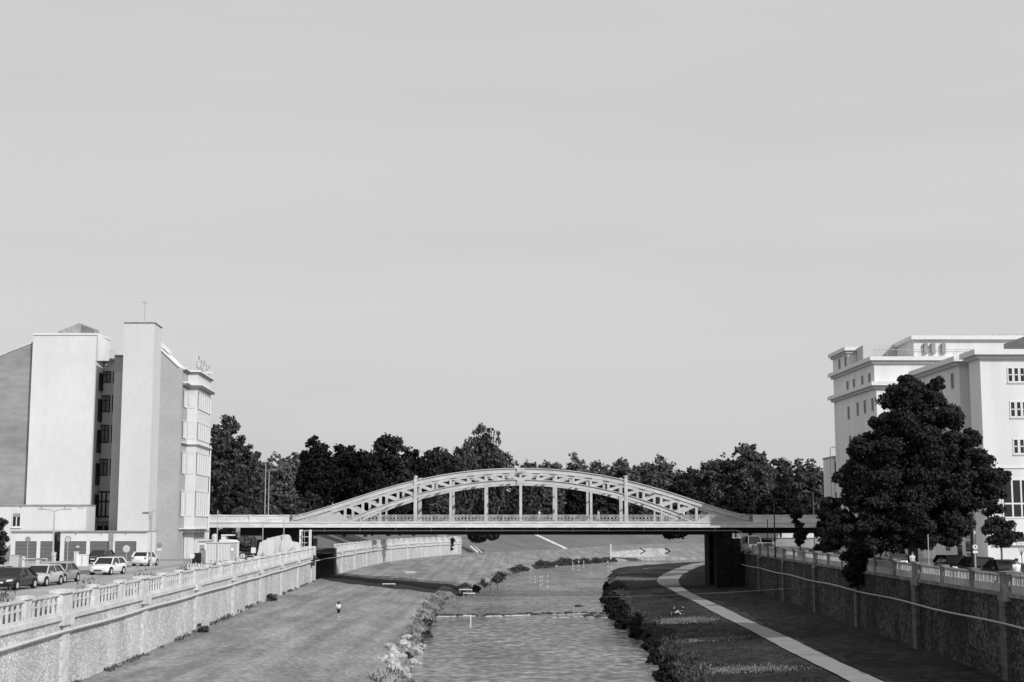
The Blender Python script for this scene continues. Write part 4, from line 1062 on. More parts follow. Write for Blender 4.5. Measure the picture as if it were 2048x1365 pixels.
tree(1612, 913, 56, 1050, 262, 'mid', 'spreading tree nearest the big right tree, behind the double lamp', var=2)
tree(1655, 940, 34, 1050, 275, 'mid', 'tree at the left edge of the stepped building', var=0)
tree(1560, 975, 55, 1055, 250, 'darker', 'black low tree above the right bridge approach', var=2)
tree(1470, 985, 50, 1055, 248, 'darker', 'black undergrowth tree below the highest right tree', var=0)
# second row seen through the arch
lab = ['left of the first hanger', 'between the first and second hangers', 'between the second and third hangers', 'left of the middle hanger', 'right of the middle hanger', 'before the sixth hanger', 'between the last two hangers', 'below the left flank of the arch', 'below the right flank of the arch']
for i, px_ in enumerate((800, 868, 936, 1004, 1078, 1146, 1216, 745, 1300)):
    tree(px_, 955 + (i * 37) % 22, 48, 1062, 300 + (i * 17) % 40, ('dark', 'mid', 'darker')[i % 3] if i != 3 else 'dark', 'dark woodland edge tree seen through the arch ' + lab[i], 'woodland edge trees seen through the arch', var=i % 3)
# low shrubs along the far side of the left approach
def shrub(px, top, hw, base, Y, kind, label, group=None, gz=None, name='shrub', leaf=None, var=0):
    x = PX(px, Y, top); zt_ = PZ(top, Y); zb_ = PZ(base, Y) if gz is None else gz
    half = hw * Y / 2868
    t = thing(name, (x, Y, zb_), label, 'shrub', group)
    me = crown_mesh(26, 2600, 5 + int(px), Y * .0014, M[kind], 'broad', half, zt_ - zb_, False, lo=.22, hi=.4)
    c = bpy.data.objects.new('foliage', me); COL.objects.link(c); c.parent = t
    MB().tube([(0, 0, -.1), (0.05, 0, (zt_ - zb_) * .6)], .06, 6).build('stem', M['bark'], t, local=True)
    return t
shrub(585, 985, 34, 1040, 240, 'leaf_mid', 'low grey shrub right of the twin lamp posts above the left approach', 'shrubs above the left approach')
shrub(530, 1005, 30, 1040, 238, 'leaf_mid', 'low shrub at the foot of the twin lamp posts', 'shrubs above the left approach', var=1)
shrub(625, 975, 26, 1040, 242, 'leaf_dark', 'dark shrub left of the arch foot above the railing', 'shrubs above the left approach', var=1)
shrub(482, 1012, 26, 1040, 236, 'leaf_mid', 'low bush above the left approach nearest the slab building', 'shrubs above the left approach')
shrub(495, 1070, 34, 1100, 235, 'leaf_pale', 'pale bush under the left approach beside the construction cabin')
shrub(450, 1062, 26, 1092, 240, 'leaf_dark', 'dark bush under the left approach behind the construction cabin', var=1)
shrub(955, 1058, 26, 1086, 392, 'leaf_black', 'dark bush on the hillside just past the end of the far left wall')
shrub(985, 1062, 16, 1080, 400, 'leaf_dark', 'smaller bush on the hillside right of the dark hillside bush', var=1)
shrub(1352, 1055, 30, 1076, 380, 'leaf_black', 'dark bush under the deck at the right end of the hillside')

# --- big tree and its neighbours on the right embankment
YT = 112.0
bx = PX(1822, YT)
bt = thing('tree', (bx, YT, ZR), 'huge dense dark tree overhanging the right river wall', 'tree')
r_ = np.random.default_rng(3)
def P3(px, py, dy=0): v = at(px, py, YT + dy); return (v.x, v.y, v.z)
lobes = []
OUT = [(1830, 818, 40), (1800, 835, 28), (1872, 842, 32), (1825, 778, 34), (1790, 800, 36), (1862, 800, 36), (1895, 840, 38), (1772, 852, 30), (1752, 845, 14), (1830, 850, 60), (1735, 900, 44), (1790, 900, 60), (1860, 895, 60), (1905, 890, 44), (1716, 948, 38), (1760, 960, 60), (1830, 960, 70), (1900, 950, 60), (1950, 930, 46), (1975, 960, 40), (1713, 1000, 42), (1760, 1020, 56), (1830, 1020, 66), (1895, 1010, 60), (1945, 990, 50), (1985, 985, 30), (1697, 1050, 36), (1735, 1070, 42), (1800, 1062, 46), (1860, 1058, 46), (1915, 1050, 40), (1674, 1045, 24), (1850, 1082, 30), (1790, 1086, 30), (1900, 1075, 28), (1750, 1092, 24), (1668, 1085, 26), (1712, 905, 18), (2003, 952, 20), (1690, 960, 26), (1655, 1010, 18), (1940, 880, 24), (1875, 770, 16), (1812, 765, 18)]
for px_, py_, rr in OUT:
    dd = math.sqrt(max(0.0, 1 - ((px_ - 1825) / 200.0) ** 2)) * 6.0
    for sgn in (-1, 0, 1):
        p = P3(px_ + sgn * 5, py_ + (0 if sgn else -4), sgn * dd * .62)
        lobes.append((p, rr * YT / 2868 * (.80 if sgn else .86)))
P, N = [], []
for (p, rr) in lobes:
    nsub = 9
    for q in range(nsub):
        u = r_.normal(0, 1, 3); u /= np.linalg.norm(u)
        c = np.array(p) + u * rr * .62 * np.array([1, 1, .9]); sr = rr * r_.uniform(.28, .56)
        k = int(230 * (sr / .8) ** 2) + 60
        U = r_.normal(0, 1, (k, 3)); U[:, 2] += .3; U /= np.linalg.norm(U, axis=1)[:, None]
        P.append(c + U * (sr * r_.uniform(.5, 1.15, k))[:, None] * np.array([1, 1, .7])); N.append(U)
P = np.vstack(P); N = np.vstack(N)
print('big tree leaves', len(P))
P -= np.array([bx, YT, ZR])
M['leaf_big'] = leaf_mat('leaf_big_tree', 0.002, 0.045)
me = quads_mesh('crown', P, N, .17, M['leaf_big'], 1.6, 4)
c = bpy.data.objects.new('crown', me); COL.objects.link(c); c.parent = bt
m_ = MB(); m_.tube([(0, 0, -.3), (.1, 0, 2), (-.2, .1, 5), (.2, 0, 11)], [.48, .38, .32, .1], 10)
for i in range(9):
    a = i * 2.4; L = 4.5 - .2 * i; z0_ = 2.2 + i * .7
    m_.tube([(0, 0, z0_), (L * .4 * math.cos(a), L * .4 * math.sin(a), z0_ + 1.1), (L * math.cos(a), L * math.sin(a), z0_ + 2.4)], [.18, .12, .04], 6)
m_.build('trunk', M['bark'], bt, local=True, smooth=True)
def leafy(name, loc, lob, label, cat, group=None, mm='leaf_dark', leaf=.15, dens=200, trunk=None, seed=1, bark='bark'):
    """plant from a list of (dx, dy, dz, radius) lobes"""
    t = thing(name, loc, label, cat, group); r = np.random.default_rng(seed); P, N = [], []
    for dx, dy, dz, rr in lob:
        for q in range(7):
            u = r.normal(0, 1, 3); u /= np.linalg.norm(u); c = np.array([dx, dy, dz]) + u * rr * .6; sr = rr * r.uniform(.35, .55)
            k = int(dens * (sr / .5) ** 2) + 30
            U = r.normal(0, 1, (k, 3)); U[:, 2] += .3; U /= np.linalg.norm(U, axis=1)[:, None]
            P.append(c + U * (sr * r.uniform(.4, 1.15, k))[:, None] * np.array([1, 1, .75])); N.append(U)
    P = np.vstack(P); N = np.vstack(N)
    c = bpy.data.objects.new('crown' if trunk else 'foliage', quads_mesh('foliage', P, N, leaf, M[mm], 1.6, seed)); COL.objects.link(c); c.parent = t
    if trunk:
        h, r0 = trunk; m_ = MB(); m_.tube([(0, 0, -.2), (.03, 0, h * .5), (0, 0, h)], [r0, r0 * .8, r0 * .4], 8)
        for i in range(4): a = i * 1.7; m_.tube([(0, 0, h * .6), (.5 * math.cos(a), .5 * math.sin(a), h)], [r0 * .4, r0 * .15], 5)
        m_.build('trunk', M[bark], t, local=True, smooth=True)
    return t
k = 98 / 2868
p = gr(2000, 1050, ZR); X9 = PX(2000, 98)
leafy('tree', (X9, 98, ZR), [(-.5, 0, 3.1, .8), (.3, 0, 3.6, .9), (-.2, .3, 4.5, .8), (.5, -.2, 2.8, .7), (-.9, .2, 3.9, .6), (.1, 0, 2.6, .6), (-.3, 0, 5.1, .5)], 'small dark street tree with slim trunk in front of the office building', 'tree', None, 'leaf_dark', .15, 170, (3.6, .09), 7, 'bark_pale')
X9 = PX(2040, 93)
leafy('tree', (X9, 93, ZR), [(0, 0, 3.2, .3), (-.5, 0, 2.9, .3), (-.9, 0, 2.6, .25)], 'thin staked sapling at the right edge beside the office building', 'tree', None, 'leaf_dark', .12, 60, (3.0, .04), 8, 'bark_pale')
X9 = PX(1599, 172)
leafy('tree', (X9, 172, ZR), [(0, 0, 2.2, .8), (.2, 0, 3.2, 1.0), (-.2, 0, 4.4, .9), (0, .3, 1.8, .6), (.1, 0, 5.2, .45)], 'small dark clipped tree in front of the right bridge approach', 'tree', None, 'leaf_black', .2, 110, (3.0, .1), 9)
X9 = PX(1652, 150)
leafy('tree', (X9, 150, ZR), [(0, 0, 1.5, 1.3), (.3, 0, 3, 1.5), (.8, 0, 4.6, 1.5), (0, .3, 4.2, 1.0), (1.6, 0, 2.5, 1.4), (1.0, .0, 5.8, .9)], 'dark bushy tree behind the balustrade just left of the huge tree', 'tree', None, 'leaf_black', .24, 80, (3.5, .15), 10)
X9 = 29.3
wx = XR(121)
leafy('hanging_shrub', (wx - .3, 121, ZR), [(0, 0, 1.0, 1.2), (-.2, 0.5, 0.2, 1.1), (-.4, 1.2, -.4, .8), (-.35, -.6, -.7, .7), (-.3, -1.5, .5, .9), (-.4, -.2, -1.0, .45), (.3, 1.5, 1.6, 1.3), (.2, -1.6, 1.5, 1.0), (.2, 3, 1.2, 1.1)], 'black shrub spilling over the right river wall below the huge tree', 'shrub', None, 'leaf_black', .17, 190, None, 11)
# dark bush at the left picture edge
X9 = PX(-4, 140)
leafy('tree', (X9, 140, ZL), [(0, 0, 1.2, 1.0), (.2, 0, 2.4, 1.2), (-.2, 0, 3.6, 1.1), (.2, 0, 4.3, .7), (-.8, 0, 2.0, 1.1)], 'dark bushy tree at the left picture edge beside the garages', 'tree', None, 'leaf_dark', .17, 160, (2.6, .12), 12)
# small plants growing at the foot or from the joints of the left wall
for (px_, py_, rr, lb, lf) in ((420, 1240, .42, 'tuft of weeds at the foot of the sunlit wall nearest the camera', 0), (545, 1190, .55, 'weed bush at the foot of a pilaster on the sunlit wall', 0)):
    yy = {420: 105.6, 545: 148}[px_]
    xx = XL(yy) + .5
    leafy('weed_bush', (xx, yy, 2.7), [(0, 0, .35, rr), (.2, .3, .2, rr * .7)], lb, 'weed', None, 'leaf_mid', .12, 120, None, px_)
leafy('wall_plant', (XL(197) + .3, 197, 5.6), [(0, 0, 0, .55), (0, .6, .3, .5), (0, -.5, -.4, .35)], 'wispy plant growing out of the sunlit wall just before the bridge', 'weed', None, 'leaf_pale', .14, 60, None, 41)
leafy('wall_plant', (XL(374) + .3, 374, 6.5), [(0, 0, 0, .9), (0, .3, -1.2, .7), (0, 0, -2.2, .4)], 'dark plant hanging from the top of the far left wall', 'weed', None, 'leaf_dark', .25, 60, None, 42)

ORDN = 'first second third fourth fifth sixth seventh eighth ninth tenth eleventh twelfth thirteenth fourteenth fifteenth sixteenth seventeenth eighteenth nineteenth twentieth twenty-first twenty-second twenty-third twenty-fourth'.split()
# --- reeds and bushes on the river edges (each clump a thing)
rr_ = random.Random(9)
def edge_bush(x, y, z, w, h, label, group, mm, sd):
    return leafy('river_bush', (x, y, z), [(0, 0, h * .35, w * .6), (w * .4, w * .5, h * .3, w * .5), (-w * .3, -w * .5, h * .3, w * .45), (0, 0, h * .7, w * .4)], label, 'bush', group, mm, .13 if y < 180 else .2, 150 if y < 180 else 70, None, sd)
n = 0
ys = [82, 88, 93, 99, 104, 110, 117, 122, 128, 134, 141, 146, 151, 158, 164, 171, 178, 186, 195, 232, 240]
wh = ['beside the first slope right of the water, nearest the camera']
for i, y in enumerate(ys):
    x = ER(y) + wob(y, 1.7, .45) + .25; w = 0.75 + .5 * rr_.random() + (.5 if 140 < y < 200 else 0); h = .8 + .6 * rr_.random() + (.7 if 140 < y < 205 else 0)
    edge_bush(x, y, .1, w, h, ORDN[i] + ' dark bush along the right water edge, counted from the camera', 'dark bushes along the right water edge', 'leaf_bank', 60 + i)
for i, (y, w, h) in enumerate(((113, .5, .45), (134, .7, .8), (151, .8, .7), (228, 1.0, .8), (246, 1.0, .9), (262, 1.3, 1.1), (280, 1.6, 1.2))):
    x = EL(y) + wob(y, .3, .35) - .1
    edge_bush(x, y, .15, w, h, ORDN[i] + ' low grey bush along the left water edge, counted from the camera', 'grey bushes along the left water edge', 'leaf_mid', 90 + i)
for i, y in enumerate((318, 328, 335, 346, 352, 357, 361, 368, 371, 377, 383, 386, 391, 398, 401, 408, 413)):
    x = EL(y) - .2 - .8 * rr_.random()
    edge_bush(x, y, .0, 1.5 + 2.0 * rr_.random(), .5 + .7 * rr_.random(), ORDN[i] + ' reedy bush on the far bank at the river bend, counted from the left', 'dark reeds at the river bend', 'leaf_mid', 120 + i)
# pale rock heap on the left edge
heap = thing('rock_heap', (EL(110) - 1, 110, .4), 'heap of pale quarried stones at the left water edge', 'rocks')
bpy.data.objects.remove(heap)
rkn = 0
for i in range(60):
    y = 96 + 30 * rr_.random() ** 1.1; x = EL(y) + wob(y, .3, .35) - 1.3 + 1.9 * rr_.random() - .3
    if 104 < y < 108 and x > EL(y): continue
    s_ = .17 + .30 * rr_.random() ** 1.6; m_ = MB(); m_.ball((0, 0, 0), s_, 1 + .5 * rr_.random(), 1 + .4 * rr_.random(), .75, 6, 4)
    m_.v = [(a * (1 + .25 * rr_.uniform(-1, 1)), b * (1 + .25 * rr_.uniform(-1, 1)), c * (1 + .25 * rr_.uniform(-1, 1))) for a, b, c in m_.v]
    o = m_.build('boulder', M['rock']); o.location = (x, y, hl(x, y) + s_ * .25); o.rotation_euler = (rr_.random(), rr_.random(), rr_.random() * 6)
    tag(o, 'pale quarried stone in the heap at the left water edge', 'rock', 'pale stones heaped on the left water edge')
# weir: two lines of wet stones with foam
def weir_y(x, y0): return y0 + 1.2 * math.sin(x * .25) + .5 * math.sin(x * .9)
for (y0, xa, xb, st, foam) in ((169, -8.4, 3.2, .5, True), (171, 3.7, 11.8, .9, False), (165, 8.8, 12.0, 1.1, False), (185, 8.6, 12.8, 1.5, False)):
    x = xa; pts = []
    while x < xb:
        y = weir_y(x, y0) + rr_.gauss(0, .4); s_ = (.26 + .3 * rr_.random() ** 2) * (1.6 if (y0 in (165, 185)) else 1)
        m_ = MB(); m_.ball((0, 0, 0), s_, 1.4, 1, .62, 7, 5); m_.v = [(a * (1 + .25 * rr_.uniform(-1, 1)), b * (1 + .25 * rr_.uniform(-1, 1)), c) for a, b, c in m_.v]
        o = m_.build('boulder', M['rock_dark']); o.location = (x, y, .02)
        tag(o, 'dark wet stone of the low weir across the river', 'rock', 'wet stones of the weir')
        x += st * (.8 + .5 * rr_.random()) * (2.2 if rr_.random() < .2 else 1)
mb = MB()
for q in range(150):
    x = -8.4 + 11.0 * rr_.random() ** 1.15; y = weir_y(x, 169) - .25 - .9 * rr_.random() ** 2
    if math.sin(x * 2.1) + math.sin(x * .8 + 1) < -.5: continue
    s_ = .10 + .16 * rr_.random(); mb.ball((x, y, .01), s_, 1.8, .8, .35, 6, 4)
for q in range(40):
    x = 4 + 8 * rr_.random(); y = (weir_y(x, 171) if q % 2 else weir_y(x, 165)) - .3 - .5 * rr_.random()
    mb.ball((x, y, .01), .07 + .1 * rr_.random(), 2.0, .8, .3, 6, 4)
tag(mb.build('foam', M['offwhite']), 'broken line of white foam below the weir stones', 'foam', kind='stuff')
# grass tufts
def tufts(name, pts, m, size, h, label, seed):
    r = np.random.default_rng(seed); P = np.array(pts); n = len(P)
    P = P + np.stack([np.zeros(n), np.zeros(n), r.uniform(.1, .9, n) * h * .5], 1)
    N = r.normal(0, 1, (n, 3)); N[:, 2] *= .2
    me = quads_mesh(name, P, N, size, m, 3.0, seed, up=(0, 0, 1))
    o = bpy.data.objects.new(name, me); COL.objects.link(o); return tag(o, label, 'grass', kind='stuff')
pts = []
for i in range(2200):
    y = 60 + 140 * rr_.random() ** 1.3
    if math.sin(y * .9) + math.sin(y * .37 + 2) + .6 * rr_.random() < .3: continue
    x = 0; x = XL(y) + .04 + .35 * rr_.random() ** 2; pts.append((x, y, hl(x, y)))
for i in range(6500):
    y = 62 + 300 * rr_.random() ** 1.6
    if 98 < y < 124 and rr_.random() < .85: continue
    x = 0; x = EL(y) + wob(y, .3, .35) - 1.6 * rr_.random() ** 2; pts.append((x, y, max(hl(x, y), 0)))
tufts('grass_tufts', pts, M['tuft'], .10, .45, 'rough grass tufts along the wall foot and left water edge', 4)
pts = []
for i in range(12000):
    y = 62 + 180 * rr_.random() ** 1.4; b_ = ER(y) + wob(y, 1.7, .45); x = b_ + 2.6 * rr_.random() ** 1.3; pts.append((x, y, hr(x, y)))
tufts('grass_tufts', pts, M['leaf_mid'], .11, .6, 'long dark grass along the shaded right water edge', 6)
pts = []
for i in range(9000):
    y = 60 + 140 * rr_.random() ** 1.5; b_ = ER(y) + 1; a_ = PA(y) - 1.2; x = b_ + (a_ - b_) * rr_.random()
    if math.sin(x * 1.1 + math.sin(y * .3) * 2) + math.sin(y * .55 + x * .4) < -.2: continue
    pts.append((x, y, hr(x, y)))
tufts('grass_tufts', pts, M['tussock'], .06, .2, 'uneven tussocks of rough grass between the water and the path', 9)
pts = []
for (pl, w, n_) in (([(1290, 1256), (1350, 1242), (1410, 1240)], 3.0, 1500), ([(1345, 1290), (1400, 1280), (1475, 1277)], 1.2, 700), ([(1340, 1362), (1400, 1347), (1470, 1341), (1570, 1338)], 1.6, 1300), ([(1220, 1168), (1260, 1158), (1310, 1160)], 4.5, 1200)):
    n_ = int(n_ * 2.2); Q = [hb(*q) for q in pl]
    for i in range(n_):
        u = rr_.random() * (len(Q) - 1); a_ = int(u); v = Q[a_].lerp(Q[a_ + 1], u - a_)
        x, y = v.x + rr_.gauss(0, .9), v.y + rr_.gauss(0, w * .6); pts.append((x, y, hr(x, y)))
tufts('grass_tufts', pts, M['tuft_dry'], .07, .12, 'dry bleached grass streaks on the right bank', 8)
pts = []
for i in range(5200):
    y = 60 + 135 * rr_.random() ** 1.2
    q = math.sin(y * .42) + .6 * math.sin(y * 1.3 + 1)
    if q < 0: continue
    x = XL(y) - .8 - .7 * rr_.random(); pts.append((x, y, ZL + .12 + .7 * q * rr_.random()))
tufts('grass_tufts', pts, M['tuft'], .07, 1.3, 'weeds growing behind the sunlit balustrade', 7)
# ================================================================= CARS
def car(name, loc, rz, label, paint, L=4.3, Wd=1.78, H=1.46, kind='hatch', group='parked and moving cars'):
    """front towards local -y; z = 0 on the road"""
    t = thing(name, loc, label, 'car', group, rz)
    w = Wd / 2; h0 = .22
    # stations along y: (y, half width, bonnet/belt height, bottom)
    y0, y1 = -L / 2, L / 2
    zb = H * .62
    if kind == 'sedan': st = [(y0, .72, .50, .34), (y0 + .12, .86, .62, .24), (y0 + .5, .95, .70, .2), (y0 + 1.15, 1, .84, .2), (-.2, 1, .92, .2), (.9, 1, .95, .2), (y1 - .75, .99, .97, .2), (y1 - .2, .93, .94, .24), (y1, .82, .80, .36)]
    elif kind == 'van': st = [(y0, .8, .72, .34), (y0 + .12, .92, .95, .24), (y0 + .45, .98, 1.12, .2), (y0 + .9, 1, 1.22, .2), (0, 1, 1.25, .2), (1.2, 1, 1.25, .2), (y1 - .2, .99, 1.25, .24), (y1, .95, 1.2, .36)]
    else: st = [(y0, .74, .52, .34), (y0 + .12, .88, .68, .24), (y0 + .5, .96, .78, .2), (y0 + .95, 1, .90, .2), (-.2, 1, .95, .2), (.9, 1, .99, .2), (y1 - .5, .99, 1.02, .2), (y1 - .12, .95, 1.0, .26), (y1, .86, .84, .38)]
    m_ = MB(); ring_ = 12
    for (y, ws, zt_, zlo) in st:
        ww = w * ws
        sec = [(-ww * .90, zlo), (-ww, zlo + .12), (-ww * 1.0, (zlo + zt_) / 2 + .05), (-ww * .975, zt_ - .10), (-ww * .88, zt_ - .015), (-ww * .45, zt_ + .03), (ww * .45, zt_ + .03), (ww * .88, zt_ - .015), (ww * .975, zt_ - .10), (ww * 1.0, (zlo + zt_) / 2 + .05), (ww, zlo + .12), (ww * .90, zlo)]
        for x, z in sec: m_.v.append((x, y, z))
    for i in range(len(st) - 1):
        for k in range(ring_): k2 = (k + 1) % ring_; m_.f.append((i * ring_ + k, i * ring_ + k2, (i + 1) * ring_ + k2, (i + 1) * ring_ + k))
    m_.f.append(tuple(range(ring_))[::-1]); e = (len(st) - 1) * ring_; m_.f.append(tuple(range(e, e + ring_)))
    body = m_.build('body', paint, t, local=True, smooth=True)
    if kind == 'sedan': ca, cb, ra, rb = y0 + 1.1, y1 - .55, y0 + 1.85, y1 - 1.35
    elif kind == 'van': ca, cb, ra, rb = y0 + .75, y1 - .03, y0 + 1.35, y1 - .15
    else: ca, cb, ra, rb = y0 + .95, y1 - .12, y0 + 1.65, y1 - .65
    zc0 = st[3][2] - .03; zr = H
    wb_, wt = w * .93, w * .74
    cab = MB()
    V = [(-wb_, ca, zc0 - .02), (wb_, ca, zc0 - .02), (wb_, cb, zc0 + .05), (-wb_, cb, zc0 + .05), (-wt, ra, zr - .05), (wt, ra, zr - .05), (wt, rb, zr - .05), (-wt, rb, zr - .05)]
    cab.add(V, [(3, 2, 1, 0), (4, 5, 6, 7), (0, 1, 5, 4), (1, 2, 6, 5), (2, 3, 7, 6), (3, 0, 4, 7)])
    cab.build('windows', M['glass'], t, local=True)
    rf = MB()
    for (yy0, yy1, zz, sc_) in ((ra - .06, rb + .06, zr - .06, 1.0),):
        rf.add([(-wt * 1.03, yy0, zz), (wt * 1.03, yy0, zz), (wt * 1.03, yy1, zz), (-wt * 1.03, yy1, zz), (-wt * .85, yy0 + .15, zr), (wt * .85, yy0 + .15, zr), (wt * .85, yy1 - .15, zr), (-wt * .85, yy1 - .15, zr)], [(3, 2, 1, 0), (4, 5, 6, 7), (0, 1, 5, 4), (1, 2, 6, 5), (2, 3, 7, 6), (3, 0, 4, 7)])
    for sx in (-1, 1):
        rf.bar((sx * wb_ * 1.0, ca, zc0), (sx * wt * 1.02, ra, zr - .05), .09, .06)
        rf.bar((sx * wb_ * 1.0, cb, zc0 + .06), (sx * wt * 1.02, rb, zr - .05), .16, .12)
        ym = (ra + rb) / 2; rf.bar((sx * (wb_ + .012), ym + .05, zc0 + .05), (sx * (wt + .02), ym, zr - .05), .08, .04)
        if kind == 'van': rf.bar((sx * (wb_ + .012), ym + 1.0, zc0 + .05), (sx * (wt + .02), ym + .95, zr - .05), .3, .04)
    rf.build('roof', paint, t, local=True)
    for yy in (y0 + .78, y1 - .82):
        for sx in (-1, 1):
            a = MB().disc((sx * (w - .02), yy, .34), (1, 0, 0), .37, .10, 20).build('wheel_arch', M['black'], t, local=True)
            wl = MB().disc((sx * (w - .09), yy, .31), (1, 0, 0), .31, .22, 20).build('wheel', M['black'], t, local=True)
            r_m = MB().disc((sx * (w + .025), yy, .31), (1, 0, 0), .2, .02, 16)
            r_m.build('rim', M['rim'], wl, local=True)
    for sx in (-1, 1):
        hz = .62 if kind != 'van' else .82
        h = MB(); h.prism([(sx * w * .50, y0 + .0, hz - .07), (sx * w * .84, y0 + .12, hz - .05), (sx * w * .90, y0 + .34, hz + .07), (sx * w * .55, y0 + .13, hz + .05)][::sx], (0, -.05, .03)); h.build('headlight', M['lamp'], t, local=True)
        h = MB().box(sx * w * .72 - .12, sx * w * .72 + .12, y1 - .06, y1 + .012, .72, .92); h.build('tail_light', M['red'], t, local=True)
        h = MB().box(sx * (w + .1) - .09, sx * (w + .1) + .09, ca + .45, ca + .56, zc0 + .02, zc0 + .17); h.build('wing_mirror', paint, t, local=True)
    MB().box(-w * .42, w * .42, y0 - .015, y0 + .06, .36, .47).build('grille', M['black'], t, local=True)
    MB().box(-.26, .26, y0 - .03, y0 - .016, .47, .58).build('number_plate', M['white'], t, local=True)
    MB().box(-.26, .26, y1 + .003, y1 + .02, .60, .71).build('number_plate', M['white'], t, local=True)
    return t
def paint(name, v): return mat(name, v, 0.25, spec=0.6)
M['p_dark'] = paint('paint_dark', .02); M['p_silver'] = paint('paint_silver', .42); M['p_grey'] = paint('paint_grey', .25); M['p_white'] = paint('paint_white', .68); M['p_black'] = paint('paint_black', .012)
def roadp(px, Y, z): return (PX(px, Y), Y, z)
z_ = ZL + .01
car('parked_car', roadp(32, 97, z_), R(-4), 'dark saloon car with white number plate, nearest of the cars on the left street', M['p_dark'], 4.5, kind='sedan', H=1.44)
car('parked_car', roadp(88, 102.8, z_), R(-3), 'light silver car parked directly behind the dark saloon', M['p_silver'], 4.3)
car('parked_car', roadp(124, 108.5, z_), R(-3), 'mid grey car parked last in the row behind the silver car', M['p_grey'], 4.4, kind='sedan')
car('moving_car', roadp(219, 125.5, z_), R(-8), 'white hatchback driving towards the camera in the middle of the left street', M['p_white'], 4.2, H=1.5)
car('parked_car', roadp(203, 161, z_), R(-6), 'dark car standing in front of the garages behind the white hatchback', M['p_dark'], 4.3, H=1.5)
car('parked_car', roadp(293, 152, z_), R(176), 'white hatchback seen from behind beside the foot of the slab building', M['p_white'], 4.0, H=1.5)
car('parked_car', roadp(-10, 101, z_), R(-4), 'silver car cut off by the left picture edge', M['p_silver'], 4.3)
zr_ = ZR + .012
car('parked_car', (33.6, 109.5, zr_), R(3), 'dark car with roof showing under the huge tree, third from the right edge', M['p_black'], 4.3, H=1.5)
car('parked_car', (33.6, 103.2, zr_), R(4), 'black estate car with pale bonnet edge beside the balustrade', M['p_black'], 4.5, H=1.5)
car('parked_car', (33.4, 97.6, zr_), R(3), 'dark saloon car behind the balustrade next to the estate car', M['p_dark'], 4.5, kind='sedan', H=1.45)
car('parked_car', (31.6, 86.5, zr_), R(2), 'grey car cut off by the right picture edge behind the balustrade', M['p_grey'], 4.3)
car('parked_car', (35.2, 132, zr_), R(3), 'black rounded car below the left part of the huge tree', M['p_black'], 4.1, H=1.5)
car('delivery_van', (PX(1503, 196), 196, zr_), R(4), 'grey van coming out from under the right end of the bridge', M['p_grey'], 5.2, 2.0, 2.3, 'van')
car('parked_car', (PX(1532, 189), 189, zr_), R(6), 'white car with black windows in front of the grey van', M['p_white'], 4.2)

